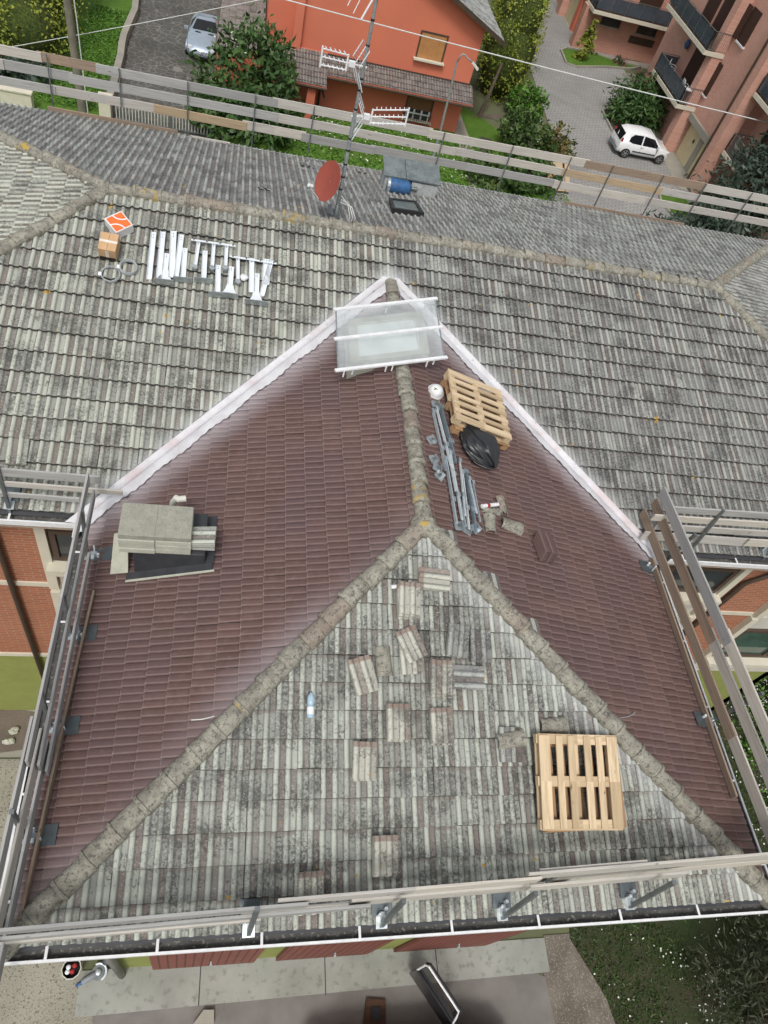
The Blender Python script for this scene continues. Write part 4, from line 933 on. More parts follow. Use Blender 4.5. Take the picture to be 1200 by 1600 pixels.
for (ax_,ay_,bx_,by_,rr) in ((564,31,600,-32,.015),(552,21,577,-30,.007),(543,9,566,-38,.007),(590,-2,612,-40,.007)):
    m=MB(); rod(m,uY(ax_,ay_,MY-.05),uY(bx_,by_,MY+.03),rr); part('aerial_rod',m,M['white'],up)
# dish
dc=uY(512,283,MY-.12); dd=Vector((-.80,-.46,.38)).normalized()
q_=dd.to_track_quat('Z','Y').to_matrix().to_4x4(); q_.translation=dc
m=MB(); m.M=q_; 
pr_=[(.0,-.055),(.12,-.048),(.22,-.03),(.30,0),(.305,.006),(.30,.006),(.22,-.022),(.12,-.04),(.0,-.047)]
def dfn(u,v,pr_=pr_):
    i=v*(len(pr_)-1); k=int(min(i,len(pr_)-2)); t_=i-k; r=pr_[k][0]*(1-t_)+pr_[k+1][0]*t_; z=pr_[k][1]*(1-t_)+pr_[k+1][1]*t_
    return (r*math.cos(2*math.pi*u), r*1.14*math.sin(2*math.pi*u), z)
m.grid(dfn,36,len(pr_)-1); dish=part('satellite_dish',m,M['dish'],mast,smooth=True)
m=MB(); a=q_@Vector((0,-.34,.0)); b=dc+dd*.42+Vector((0,0,-.18)); rod(m,a,b,.009); part('feed_arm',m,M['cable'],dish)
m=MB(); m.tube([b,b+(-dd)*.09],.03,10); part('feed_horn',m,M['white'],dish)
m=MB(); rod(m,dc-dd*.05,Vector((MX,MY,dc.z-.02)),.022); part('dish_mount',m,M['galv'],dish)
m=MB(); bx=Vector((MX-.13,MY,MZ+.22)); m.box(tuple(bx),(.07,.06,.16)); rod(m,bx,Vector((MX,MY,MZ+.24)),.015); part('tuner_box',m,M['grey'],mast)
for k in range(3):
    m=MB(); pts=[Vector((MX+.03,MY-.03,MZ+.52-.06*k)),Vector((MX+.16+.04*k,MY-.10,MZ+.42-.02*k)),Vector((MX+.24+.05*k,MY-.14,MZ+.2)),Vector((MX+.22+.04*k,MY-.16,MZ+.06))]; m.tube(pts,.009,6); part('coax_cable',m,M['cable'],mast,smooth=True)
m=MB(); m.tube([on('back',480+i*4,298-abs(i-5)*.8+ (i-5)**2*.12,.05) for i in range(11)],.005,5); part('coax_cable',m,M['cable'],mast)
# ------------------------------------------------------------------ vent housing with gas cylinder, and hatch behind the ridge
gY=14.42; gx0,gx1=.40,1.62
hb=empty('vent_housing',(1.0,gY,.6),'white masonry box with two grey sheet lids on the back slope','roof box')
m=MB(); m.box(((gx0+.62+gx1)/2,gY+.18,.74),(gx1-gx0-.62,.36,.50)); part('masonry_box',m,M['galvpaint'],hb)
m=MB(); m.box((gx0+.03,gY+.22,.74),(.06,.5,.50)); part('side_wall',m,M['galvpaint'],hb)
m=MB(); m.box((1.0,gY+.46,.72),(1.2,.08,.6)); part('rear_wall',m,M['galvpaint'],hb)
for k,(a,b) in enumerate(((gx0-.04,gx0+.46),(gx0+.47,gx1+.05))):
    m=MB(); m.M=Matrix.Translation(((a+b)/2,gY+.30,1.10))@Matrix.Rotation(R(9),4,'X')@Matrix.Rotation(R(2*k-1),4,'Y'); m.box((0,0,0),(b-a,.66,.035)); part('sheet_lid',m,M['greyroof'],hb)
m=MB(); m.beam((gx0-.03,gY+.0,1.0),(gx0-.03,gY,.55),.02,.02,(0,1,0)); part('corner_strip',m,M['galv'],hb)
gc=empty('gas_cylinder',(gx0+.4,gY-.02,.72),'scuffed blue gas cylinder lying on its side under the sheet lid','gas cylinder')
m=MB(); Mx=Matrix.Translation((gx0+.07,gY-.02,.86))@Matrix.Rotation(R(90),4,'Y'); m.M=Mx; m.lathe([(.02,0),(.13,.0),(.16,.03),(.165,.1),(.165,.42),(.14,.5),(.07,.54),(.05,.56)],20); part('tank',m,M['blue'],gc,smooth='auto')
m=MB(); m.M=Mx; m.lathe([(.035,.55),(.035,.62),(.05,.62),(.05,.68),(.02,.70)],12); part('valve',m,M['steel'],gc)
m=MB(); m.M=Mx; m.lathe([(.150,-.02),(.168,.0),(.168,.05),(.150,.06)],20,False); part('foot_ring',m,M['galv'],gc)
hc=[on('back',607,313,.07),on('back',650,318,.07),on('back',662,337,.07),on('back',612,330,.07)]
ht=empty('roof_hatch',hc[3],'small black framed roof window behind the ridge, below the gas cylinder','roof window')
O_,a_,sl_,n_=fbasis('back')
def frameq(q,t,h0,h1):
    m=MB(); c=(q[0]+q[1]+q[2]+q[3])/4
    for i in range(4):
        a=q[i];b=q[(i+1)%4]; ai=a+(c-a)*t; bi=b+(c-b)*t
        m.add([a+n_*h0,b+n_*h0,bi+n_*h0,ai+n_*h0,a+n_*h1,b+n_*h1,bi+n_*h1,ai+n_*h1],[(0,3,2,1),(4,5,6,7),(0,1,5,4),(1,2,6,5),(2,3,7,6),(3,0,4,7)])
    return m
part('frame',frameq(hc,.2,-.06,.06),M['black'],ht)
m=MB(); m.quad(*[q+n_*.035 for q in hc]); part('pane',m,glassm('hatch_glass',(.16,.19,.18),.2),ht)
# ------------------------------------------------------------------ boxes, cables and white steel brackets on the long slope
def carton(f,px,py,h,ang,dims,mat,label,parts):
    e=empty('box',(0,0,0),label,'box'); m=MB(); m.box((0,0,dims[2]/2),dims)
    body=part('carton',m,M[mat],e,bevel=.004)
    for nm,mb_,mt in parts: part(nm,mb_,M[mt],e)
    e.matrix_world=mroof(f,on(f,px,py,.05+h),ang=R(ang)); return e
def arc(cx,cy,r,a0,a1,z,wd=.022,n=12):
    m=MB(); vs=[]
    for i in range(n+1):
        a=R(a0+(a1-a0)*i/n)
        vs+=[(cx+(r-wd/2)*math.cos(a),cy+(r-wd/2)*math.sin(a),z),(cx+(r+wd/2)*math.cos(a),cy+(r+wd/2)*math.sin(a),z)]
    m.add(vs,[(2*i,2*i+1,2*i+3,2*i+2) for i in range(n)]); return m
ow,ol,oh=.31,.32,.16
rim=MB()
for c,d in (((0,-.15,oh+.002),(ow-.004,.014,.003)),((0,.15,oh+.002),(ow-.004,.014,.003)),((-.147,0,oh+.002),(.014,ol-.03,.003)),((.147,0,oh+.002),(.014,ol-.03,.003))): rim.box(c,d)
side=MB()
for c,d in (((0,-.161,oh/2),(ow+.002,.003,oh-.004)),((0,.161,oh/2),(ow+.002,.003,oh-.004)),((-.156,0,oh/2),(.003,ol+.002,oh-.004)),((.156,0,oh/2),(.003,ol+.002,oh-.004))): side.box(c,d)
carton('main',187,357,0,40,(ow,ol,oh),'orange','orange and white printed box on the grey slope, tilted','x' and [('white_sides',side,'white'),('white_border',rim,'white'),('white_curve',arc(.155,.16,.17,180,270,oh+.003),'white'),('white_curve',arc(-.155,-.16,.17,0,90,oh+.003),'white')])
tp=MB(); tp.box((0,0,.2515),(.275,.045,.003)); seam=MB(); seam.box((0,0,.2512),(.004,.32,.002))
tp2=MB(); tp2.box((0,-.1665,.12),(.05,.003,.2)); pk=MB(); pk.box((0,-.1675,.04),(.25,.003,.06))
carton('main',172,393,0,-4,(.27,.33,.25),'cardboard','brown cardboard carton with pale tape beside the orange box',[('tape_strip',tp,'tape'),('seam',seam,'darkframe'),('tape_strip',tp2,'tape'),('printed_strip',pk,'black')])
def coil(px,py,r,n_,label,seed):
    rg=random.Random(seed); pts=[]; N=n_*20; Mx=mroof('main',on('main',px,py,.075))
    for i in range(N+1):
        a=2*math.pi*i/20; rr=r*(1+.12*math.sin(i*.31+seed)+rg.uniform(-.01,.01)); pts.append(Mx@Vector((rr*math.cos(a)+.012*math.sin(i*.05),rr*math.sin(a),.004*i/20+.01*math.sin(a*2+i*.1)+.012)))
    m=MB(); m.tube(pts,.007,6); o=solo('cable_coil',m,M['cablegrey'],label,'cable','coiled cables beside the cardboard box',loc=tuple(Mx.translation),smooth=True)
    q=MB(); q.M=Mx; q.box((-r,-.02,.03),(.05,.06,.03)); part('plug',q,M['white'],o)
coil(171,430,.14,4,'left coil of grey cable below the cardboard carton',1.0); coil(199,419,.13,9,'right thick coil of grey cable beside the cardboard carton',2.0)
def strip(a,b,wd,label,foot=None,flare=False,deep=False,mat='galvflat'):
    p0=on('main',*a,.088); p1=on('main',*b,.088); O,ax,sl,n=fbasis('main'); d=(p1-p0); l=d.length; y=d.normalized(); x=y.cross(n); Mx=Matrix((x,y,n)).transposed().to_4x4(); Mx.translation=p0
    m=MB(); m.M=Mx
    if flare: m.prism([(-wd*1.7,0),(wd*1.7,0),(wd*.9,.14),(wd*.5,.26),(wd*.5,l),(-wd*.5,l),(-wd*.5,.26),(-wd*.9,.14)],.0,.008)
    else: m.box((0,l/2,.004),(wd,l,.008))
    m.box((-wd/2+.003,l/2+.1*flare,.02),(.005,l-.27*flare,.04)); m.box((wd/2-.003,l/2+.1*flare,.018),(.005,l-.27*flare,.036))
    o=solo('bracket_strip',m,M[mat],label,'steel bracket','bright steel brackets laid out on the grey slope',loc=p0)
    if foot:
        q=MB(); q.M=Mx; q.box((0,-.012,.06),(foot,.010,.14)); part('foot_flange',q,M['galv'],o)
    for k in (.88,.94):
        q=MB(); q.M=Mx; q.tube([(0,l*k,.008),(0,l*k,.014)],.008,6); part('bolt_hole',q,M['steel'],o)
    if deep:
        q=MB(); q.M=Mx; q.tube([(0,0,.0),(0,0,.06)],.045,10); part('screw_foot',q,M['galv'],o)
z5=lambda x,y:(140+x/4,320+y/4)
strip(z5(372,468),z5(402,172),.085,'leftmost long white strip of the bracket row'); strip(z5(432,460),z5(460,170),.085,'second long white strip from the left')
strip(z5(512,455),z5(525,165),.10,'third long strip, the one with a raised side'); strip(z5(540,465),z5(575,188),.085,'fourth long strip, just left of the short footed one')
strip(z5(465,490),z5(483,305),.085,'flared footed bracket, first from the left',.30,True); strip(z5(583,478),z5(597,272),.085,'footed bracket between the long strips and the hanging row',.30)
strip(z5(712,482),z5(722,288),.085,'footed bracket under the first hanging row',.30); strip(z5(800,570),z5(804,378),.085,'straight bracket of the pair with a shared foot',.30); strip(z5(872,575),z5(888,388),.085,'flared bracket of the pair with a shared foot',.30,True)
strip(z5(1040,620),z5(1047,430),.08,'flared footed bracket lowest on the right',.38,True); strip(z5(1010,548),z5(1013,335),.085,'long strip left of the lowest flared bracket'); strip(z5(1076,570),z5(1135,350),.085,'slanting strip at the right end of the row')
for k,(a,b) in enumerate([((658,400),(682,232)),((765,405),(777,242)),((848,405),(857,250)),((926,490),(926,328))]):
    strip(z5(*a),z5(*b),.06,['first','second','third','fourth'][k]+' threaded-foot strip from the left in the bracket row',deep=True)
strip(z5(1100,500),z5(1108,340),.12,'broad short flared strip behind the slanting one',flare=False)
def rail_thin(a,b,label):
    p0=on('main',*z5(*a),.13);p1=on('main',*z5(*b),.13); m=MB(); m.beam(p0,p1,.03,.012,fbasis('main')[3]); o=solo('thin_rail',m,M['galvflat'],label,'steel rail','thin rails over the bracket row',loc=p0)
    d=p1-p0
    for k in (.06,.35,.65,.94): q=MB(); q.tube([p0+d*k+Vector((0,0,.0)),p0+d*k+Vector((0,0,.03))],.012,6); part('bolt',q,M['steel'],o)
rail_thin((635,218),(912,258),'upper thin steel rail laid across three bracket tops'); rail_thin((878,322),(1168,368),'lower thin steel rail laid across the right bracket tops')
m=MB(); blob(m,(0,0,.04),(.06,.07,.06),4,.3,14,8); m.M=Matrix.Identity(4); ob=solo('plastic_pouch',m,M['white'],'small crumpled clear pouch of bolts among the right brackets','bag',loc=(0,0,0),smooth=True); ob.matrix_world=mroof('main',on('main',381,436,.05))
# ------------------------------------------------------------------ guardrails
def clamp_set(p, inw, parent, f=None):
    """clamp at p on the eave, with a zinc sheet under it"""
    p=Vector(p); i_=Vector(inw); x=Vector((-i_.y,i_.x,0))
    m=MB(); m.beam(p+i_*-.02+Vector((0,0,.05)),p+i_*.22+Vector((0,0,.05+.22*T)),.13,.02); m.beam(p+i_*.02+Vector((0,0,.10)),p+i_*.14+Vector((0,0,.12)),.05,.07); c=part('clamp',m,M['galv'],parent)
    m=MB(); m.tube([p+i_*.1+x*.05+Vector((0,0,.1)),p+i_*.1+x*.05+Vector((0,0,.24))],.012,6); m.tube([p+i_*.16-x*.04+Vector((0,0,.1)),p+i_*.16-x*.04+Vector((0,0,.19))],.02,8); part('clamp_screw',m,M['galvflat'],c)
    m=MB(); m.beam(p+i_*.10+Vector((0,0,.095)),p+i_*.33+Vector((0,0,.095+.23*T)),.22,.006); part('zinc_sheet',m,M['zincplate'],parent)
wj=random.Random(77)
def guard(label, posts, planks, inw, group='plank guardrails along the eaves', lean=(0,0,0), ph=1.12, psec=.045, clamps=True):
    p0=posts[0] if posts else planks[0][0]
    e=empty('guardrail',p0,label,'guardrail',group)
    for p in posts:
        p=Vector(p); m=MB(); m.beam(p+Vector((0,0,-.08)),p+Vector(lean)+Vector((0,0,ph)),psec,psec,(0,1,0) if abs(inw[0])<.5 else (1,0,0)); part('post',m,M['steel'],e)
        if clamps: clamp_set(p,inw,e)
    for (a,b,h,mt) in planks:
        m=MB(); a=Vector(a);b=Vector(b); zj=wj.uniform(-.014,.014); zk=wj.uniform(-.014,.014); a.z+=zj; b.z+=zk; mid=(a+b)/2+Vector((0,0,wj.uniform(-.012,.012))); h=h*wj.uniform(.93,1.04)
        up_=Vector((wj.uniform(-.06,.06),wj.uniform(-.06,.06),1)); m.beam(a,b,.030,h,up_); part('plank',m,M[mt],e,bevel=.004)
    return e
# front: boards stacked vertically, cut in lengths
fy=lambda x,z:.30+.028*(x+4)-.05*(1-z)
def fr(x0,x1,z,dy=0,h=.2,mt='plank',dz=0): return ((x0,fy(x0,z)+dy-.14,z),(x1,fy(x1,z)+dy-.14,z+dz),h,mt)
guard('plank guardrail across the front eave below the grey hip slope',[(2.46,.13,.05),(.80,.10,.05),(-.64,.10,.05),(-2.10,.10,.05)],
 [fr(-4.75,-1.6,1.04,0,.2,'plank_grey'),fr(-1.9,.9,1.07,.04,.2,'plank'),fr(.75,4.75,1.10,.08,.22,'plank',.01),
  fr(-4.75,-.9,.70,.0,.2,'plank_grey'),fr(-1.1,1.1,.72,.05,.2,'plank'),fr(.9,2.9,.74,.03,.2,'plank'),fr(2.7,4.75,.78,.12,.2,'plank'),
  fr(-4.7,-2.0,.32,.03,.2,'plank'),fr(-2.2,1.6,.34,.10,.2,'plank'),fr(.9,2.2,1.10,.12,.12,'plank',.02),fr(1.4,4.7,.38,.16,.2,'plank')],(0,1,0),lean=(0,.10,0))
lx=lambda y,z:-4.40-.0*(y)+.0*z
guard('grey plank guardrail along the left eave of the dark red slope',[(-4.42,4.75,.05),(-4.44,3.55,.05),(-4.46,2.35,.05),(-4.50,1.15,.05)],
 [((-4.42,1.62,1.10),(-4.40,5.35,1.10),.2,'plank_grey'),((-4.38,1.70,.72),(-4.36,5.35,.74),.2,'plank_grey'),((-4.36,1.75,.34),(-4.34,4.6,.36),.2,'plank_grey'),
  ((-4.50,-.3,1.06),(-4.46,2.1,1.08),.2,'plank_grey'),((-4.48,-.3,.70),(-4.42,2.1,.71),.2,'plank'),((-4.46,-.2,.34),(-4.41,2.1,.33),.2,'plank_grey'),
  ((-4.23,4.13,.20),(-4.33,2.0,.19),.14,'plank_brown'),((-4.30,2.3,.21),(-4.37,.35,.19),.14,'plank_brown')],(1,0,0),lean=(.04,0,0))
guard('plank guardrail along the right eave of the dark red slope',[(4.47,5.05,.05),(4.52,2.45,.05)],
 [((4.40,6.05,.40),(4.52,2.10,.42),.2,'plank_brown'),((4.54,2.3,.38),(4.62,-.3,.38),.2,'plank'),((4.40,6.0,.74),(4.50,3.4,.74),.2,'plank_brown'),((4.50,3.6,.76),(4.62,-.3,.76),.2,'plank'),
  ((4.33,5.95,1.08),(4.45,3.2,1.08),.2,'plank_grey'),((4.45,3.4,1.10),(4.60,-.3,1.08),.2,'plank'),((4.40,5.20,.19),(4.39,1.35,.20),.13,'plank_brown')],(-1,0,0),lean=(.10,0,0))
guard('plank guardrail along the left eave of the long grey slope',[(-5.55,5.47,.05),(-7.6,5.47,.05)],
 [((-8.5,5.55,.86),(-4.30,5.52,.84),.16,'plank_grey'),((-8.5,5.54,.62),(-4.02,5.50,.60),.10,'plank'),((-8.5,5.54,.38),(-4.6,5.50,.36),.10,'plank_grey')],(0,1,0),lean=(0,.05,0))
guard('pale plank guardrail along the right eave of the long grey slope',[(5.30,5.47,.05),(6.85,5.47,.05),(8.5,5.47,.05)],
 [((4.35,5.60,1.06),(9.5,5.66,1.08),.17,'plank_grey'),((4.2,5.60,.82),(9.5,5.64,.84),.17,'plank'),((4.4,5.60,.58),(9.5,5.62,.60),.17,'plank'),((4.3,5.60,.30),(6.4,5.60,.32),.2,'plank'),((6.3,5.56,.36),(9.5,5.58,.38),.2,'plank')],(0,1,0),lean=(-.0,.12,0))
bp=[uY(px,py,16.72) for px,py in ((80,135),(190,165),(293,190),(395,205),(483,222),(682,250),(780,285),(868,300),(930,315),(1005,330),(1070,340),(1140,352))]
rows=[(1.06,.205),(.745,.20),(.415,.20)]
JX=[[-12,-7.1,-5.9,-2.05,1.7,4.0,5.9,9.3,14],[-12,-7.9,-6.5,-2.0,-.9,2.4,5.4,8.2,14],[-12,-6.9,-4.7,-2.7,-1.3,.4,5.3,7.9,14]]
MT=[['plank','plank_brown','plank_grey','plank','plank','plank','plank_brown','plank'],['plank','plank_grey','plank_grey','plank','plank','plank','plank_warm','plank'],['plank_grey','plank','plank_warm','plank','plank_grey','plank_grey','plank','plank']]
pl=[]
for r_,(z,h) in enumerate(rows):
    for i in range(len(JX[r_])-1): pl.append(((JX[r_][i]-.05,16.72+.012*(i%2)*2,z),(JX[r_][i+1]+.05,16.72+.012*(i%2)*2,z+.0),h,MT[r_][i]))
pl.append(((-7.0,16.45,.10),(-4.2,16.45,.10),.12,'plank_brown')); pl.append(((-3.9,16.38,.10),(-3.0,16.38,.10),.08,'plank')); pl.append(((5.6,16.40,.11),(9.2,16.40,.11),.10,'plank_brown'))
guard('three-board guardrail along the far back eave',[(p.x,16.66,-.1) for p in bp],pl,(0,-1,0),ph=1.28,psec=.025,clamps=False)
# ------------------------------------------------------------------ foliage
def leaves(ells, n, size, seed=0, clump=22, spread=.35, outb=.55, flat=.3, aspect=.5, gap=0):
    rg=np.random.default_rng(seed); vol=np.array([r[0]*r[1]*r[2] for c,r in ells])**.67; pk=vol/vol.sum(); V=[];cols=[]
    nc=max(1,n//clump); e=rg.choice(len(ells),nc,p=pk); d=rg.normal(size=(nc,3)); d/=np.linalg.norm(d,axis=1)[:,None]
    rad=outb+(1-outb)*rg.random(nc)**.6; C_=np.array([c for c,r in ells])[e]; R_=np.array([r for c,r in ells])[e]
    cc=C_+d*R_*rad[:,None]*(1+.1*rg.normal(size=(nc,1))); cc[:,2]=np.maximum(cc[:,2],G+.05)
    ci=np.repeat(np.arange(nc),clump); N=len(ci); ctr=cc[ci]+rg.normal(size=(N,3))*spread*R_[ci].mean(axis=1)[:,None]*.28; out=d[ci]
    ax=rg.normal(size=(N,3))*.9+out*.8; ax/=np.linalg.norm(ax,axis=1)[:,None]
    nn=out*1.0+np.array([0,0,flat])+rg.normal(size=(N,3))*.55; sd=np.cross(ax,nn); sd/=np.linalg.norm(sd,axis=1)[:,None]+1e-9
    s_=size*(.6+.8*rg.random(N))[:,None]
    a=ctr-ax*s_*.5; b=ctr+ax*s_*.5; l=ctr+sd*s_*aspect*.5; r=ctr-sd*s_*aspect*.5
    ctr[:,2]=np.maximum(ctr[:,2],G+.03)
    V=np.stack([a,l,b,r],1).reshape(-1,3); cu=np.clip(.45+.25*rg.normal(size=nc)[ci]+.18*rg.normal(size=N),0,1)
    return V,cu
def leafmesh(name,V,cu,m,parent=None,loc=(0,0,0)):
    N=len(V)//4; me=bpy.data.meshes.new(name); V=V-np.array(loc); me.vertices.add(len(V)); me.vertices.foreach_set('co',V.astype(np.float32).ravel())
    me.loops.add(4*N); me.loops.foreach_set('vertex_index',np.arange(4*N,dtype=np.int32)); me.polygons.add(N); me.polygons.foreach_set('loop_start',np.arange(0,4*N,4,dtype=np.int32)); me.polygons.foreach_set('loop_total',np.full(N,4,dtype=np.int32))
    uv=me.uv_layers.new(name='UVMap'); u=np.repeat(cu,4); uv.data.foreach_set('uv',np.stack([u,u*0+.5],1).astype(np.float32).ravel()); me.update(calc_edges=True); me.validate()
    return link(name,me,m,parent)
def plant(name,label,cat,base,ells,n,size,mat,trunk=.12,seed=0,group=None,extra=None,limbs=5,core=0,**k):
    e=empty(name,base,label,cat,group); V,cu=leaves(ells,n,size,seed,**k); leafmesh('crown',V,cu,M[mat],e,base)
    m=MB(); rg=random.Random(seed); top=max(c[2] for c,r in ells); b=Vector(base)
    m.tube([b+Vector((0,0,-.1)),b+Vector((.04,.03,(top-b.z)*.5)),b+Vector((0,0,top-b.z))],[trunk,trunk*.75,trunk*.35],8)
    for i in range(limbs):
        c,r=ells[rg.randrange(len(ells))]; q=Vector(c)+Vector((rg.uniform(-1,1)*r[0]*.6,rg.uniform(-1,1)*r[1]*.6,rg.uniform(.1,.8)*r[2])); s_=b+Vector((0,0,(top-b.z)*rg.uniform(.2,.6))); m.tube([s_,s_.lerp(q,.5)+Vector((0,0,.1)),q],[trunk*.5,trunk*.3,trunk*.12],6)
    part('trunk',m,M['bark'],e)
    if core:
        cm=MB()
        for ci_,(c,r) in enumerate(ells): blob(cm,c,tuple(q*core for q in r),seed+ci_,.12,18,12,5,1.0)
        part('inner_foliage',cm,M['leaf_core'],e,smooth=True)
    if extra:
        em,en,es=extra; V,cu=leaves(ells,en,es,seed+50,clump=3,spread=.6,outb=.95); leafmesh('flowers',V,cu,M[em],e,base)
    return e
def gp(px,py,z=G): x,y=g(px,py,z); return (x,y,G)
plant('broadleaf_shrub','big dark green broadleaf shrub between the silver car and orange house','shrub',(-2.6,35.6,G),[((-2.7,35.8,-6.9),(2.1,1.7,2.4)),((-1.6,35.4,-7.3),(1.5,1.3,1.7)),((-4.0,35.0,-7.9),(1.3,1.2,1.2)),((-2.4,34.4,-8.1),(2.3,1.3,1.0))],6600,.34,'leaf_dark',.14,1,spread=.5,aspect=.42,outb=.6,extra=('petal',60,.10))
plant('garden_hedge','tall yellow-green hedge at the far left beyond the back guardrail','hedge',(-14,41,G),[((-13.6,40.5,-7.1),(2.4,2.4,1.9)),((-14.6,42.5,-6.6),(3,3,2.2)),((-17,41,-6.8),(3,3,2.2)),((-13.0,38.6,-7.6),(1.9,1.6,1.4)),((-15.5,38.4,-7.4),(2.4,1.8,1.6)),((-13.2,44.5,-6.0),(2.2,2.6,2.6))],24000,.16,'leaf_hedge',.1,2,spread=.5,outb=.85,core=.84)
plant('garden_shrub','dark low shrub at the foot of the far left hedge','shrub',(-12.9,36.2,G),[((-12.9,36.3,-8.5),(1.4,.8,.7)),((-14.6,36.4,-8.5),(1.4,.8,.6))],1400,.28,'leaf_conifer',.05,3)
hl=[]
for k,(x,y) in enumerate(((12.2,45.2),(12.8,47.6),(13.5,50),(14.3,52.6),(15.1,55.4),(15.9,58.2),(16.8,61),(17.8,64.5))): hl.append(((x,y,-6.6),(1.55,1.7,2.6))); hl.append(((x+.1,y+.4,-4.6),(1.3,1.6,1.9)))
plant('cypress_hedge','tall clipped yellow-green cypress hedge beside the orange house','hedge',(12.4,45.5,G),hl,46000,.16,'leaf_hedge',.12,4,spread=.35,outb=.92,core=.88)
e_=MB(); e_.tube([Vector(gp(748,182))+Vector((0,0,-.05)),Vector(gp(748,182))+Vector((.35,.5,1.2)),Vector(gp(748,182))+Vector((.7,1.1,2.6))],[.13,.10,.06],8); bt_=solo('bare_trunk',e_,M['bark'],'bare leaning trunk between the orange house corner and the cypress hedge','tree trunk',loc=gp(748,182))
def bush(px,py,r,h,n,size,mat,label,seed,extra=None,name='shrub',grp=None,**k):
    b=gp(px,py); return plant(name,label,'shrub',b,[((b[0],b[1],G+h*.5),(r,r,h*.55)),((b[0]+r*.4,b[1]-r*.2,G+h*.4),(r*.7,r*.7,h*.45)),((b[0]-r*.4,b[1]+r*.3,G+h*.42),(r*.65,r*.7,h*.42))],n,size,M and mat,.05,seed,grp,extra,limbs=3,**k)
bush(815,185,1.1,1.9,1500,.24,'leaf_bright','bright green shrub at the foot of the cypress hedge',11)
bush(812,240,1.5,2.1,2600,.26,'leaf_mid','loose mid-green shrub beside the block paved driveway',12,('petal',50,.08))
bush(858,252,1.0,1.9,1500,.22,'leaf_photinia','coppery green rounded shrub at the driveway edge behind the boards',13)
bush(770,290,1.5,1.3,2000,.28,'leaf_mid','low green shrub behind the lower back boards',14); bush(830,292,1.5,1.3,1800,.28,'leaf_dark','dark low shrub left of the stacked orange boards',15)
b=gp(985,190); plant('conifer_bush','dark green spreading conifer beside the white car','shrub',b,[((b[0],b[1],-8.1),(1.7,1.6,1.1)),((b[0]+.4,b[1]+.6,-7.5),(1.1,1.1,1.0)),((b[0]-.6,b[1]-.4,-8.2),(1.3,1.1,.8)),((b[0]+1.2,b[1]-.3,-8.3),(1.1,.9,.7))],3600,.42,'leaf_dark',.1,17,aspect=.28,spread=.7)
b=gp(906,93); plant('small_cypress','small conical yellow-green cypress on the kerbed lawn','tree',b,[((b[0],b[1],-8.2),(.55,.55,.9)),((b[0],b[1],-7.5),(.40,.40,.8)),((b[0],b[1],-6.9),(.22,.22,.5))],2200,.16,'leaf_hedge',.05,18,spread=.4)
bush(925,84,.35,.5,260,.14,'leaf_photinia','small brownish bush beside the small cypress',19); bush(967,101,.5,.5,360,.14,'leaf_mid','small pink-flowering bush at the lawn tip by the brick wall',20,('pink',160,.12))
bush(1002,122,.5,.45,360,.14,'leaf_mid','pink-flowering bush under the glazed balcony',21,('pink',120,.12)); bush(1018,124,.35,.5,260,.14,'leaf_dark','small round dark bush next to the pink one under the balcony',22)
plant('spruce','large blue-green spruce at the right edge beyond the back boards','tree',(23.8,33.6,G),[((23.6,33.4,-7.6),(2.7,2.2,1.3)),((24.0,33.9,-6.0),(2.2,2.0,1.6)),((24.6,34.0,-4.8),(1.5,1.4,1.2)),((21.8,32.6,-8.3),(1.9,1.4,.7)),((26,33.5,-6.2),(2.4,2,2)),((19.6,31.8,-8.5),(2.2,1.2,.5))],9500,.36,'leaf_conifer',.16,23,aspect=.3,spread=.7)
plant('yard_conifer','dull green drooping conifer in the shaded lower right corner','tree',(10.0,-1.3,G),[((10.2,-1.0,-7.7),(1.5,1.3,1.0)),((9.5,-.7,-8.2),(1.1,.8,.6)),((10.9,-.3,-7.4),(1.1,1.2,1.1)),((10.7,-1.2,-6.7),(1.0,1.1,.8))],7500,.19,'leaf_grey',.12,24,aspect=.16,spread=.9)
plant('flowering_hedge','white-flowering hedge below the right guardrail','hedge',(14.0,6.6,G),[((13.6,6.9,-8.4),(1.5,1.2,.9)),((15.2,7.2,-8.3),(1.6,1.4,1.0)),((14.6,5.4,-8.4),(1.6,1.4,.8)),((13.1,4.4,-8.7),(1.0,1.2,.4)),((15.2,3.6,-8.5),(1.6,1.4,.7))],6000,.14,'leaf_bright',.06,25,spread=.5,extra=('petal',3600,.06))
# ground cover: rough grass with daisies, leaf litter
def scatter(name,poly,n,size,mat,seed,up=.6,h=.05,kind='stuff',label=None,cat=None,aspect=.3,dens=None):
    rg=np.random.default_rng(seed); P=np.array(poly); lo=P.min(0); hi=P.max(0); pts=[]
    def ins(x,y):
        c=False; j=len(P)-1
        for i in range(len(P)):
            if (P[i][1]>y)!=(P[j][1]>y) and x<(P[j][0]-P[i][0])*(y-P[i][1])/(P[j][1]-P[i][1])+P[i][0]: c=not c
            j=i
        return c
    while len(pts)<n:
        x,y=lo+(hi-lo)*rg.random(2)
        if ins(x,y) and (dens is None or rg.random()<dens(x,y)): pts.append((x,y))
    pts=np.array(pts); N=n; ctr=np.column_stack([pts,np.full(N,G+h*.5+.01)+rg.random(N)*h*.3]); ax=rg.normal(size=(N,3)); ax[:,2]=np.abs(ax[:,2])*up; ax/=np.linalg.norm(ax,axis=1)[:,None]
    sd=np.cross(ax,rg.normal(size=(N,3))); sd/=np.linalg.norm(sd,axis=1)[:,None]; s_=size*(.6+.8*rg.random(N))[:,None]
    V=np.stack([ctr-ax*s_*.5,ctr+sd*s_*aspect*.5,ctr+ax*s_*.5,ctr-sd*s_*aspect*.5],1).reshape(-1,3); o=leafmesh(name,V,rg.random(N),M[mat]); tag(o,label,cat,None,kind); return o
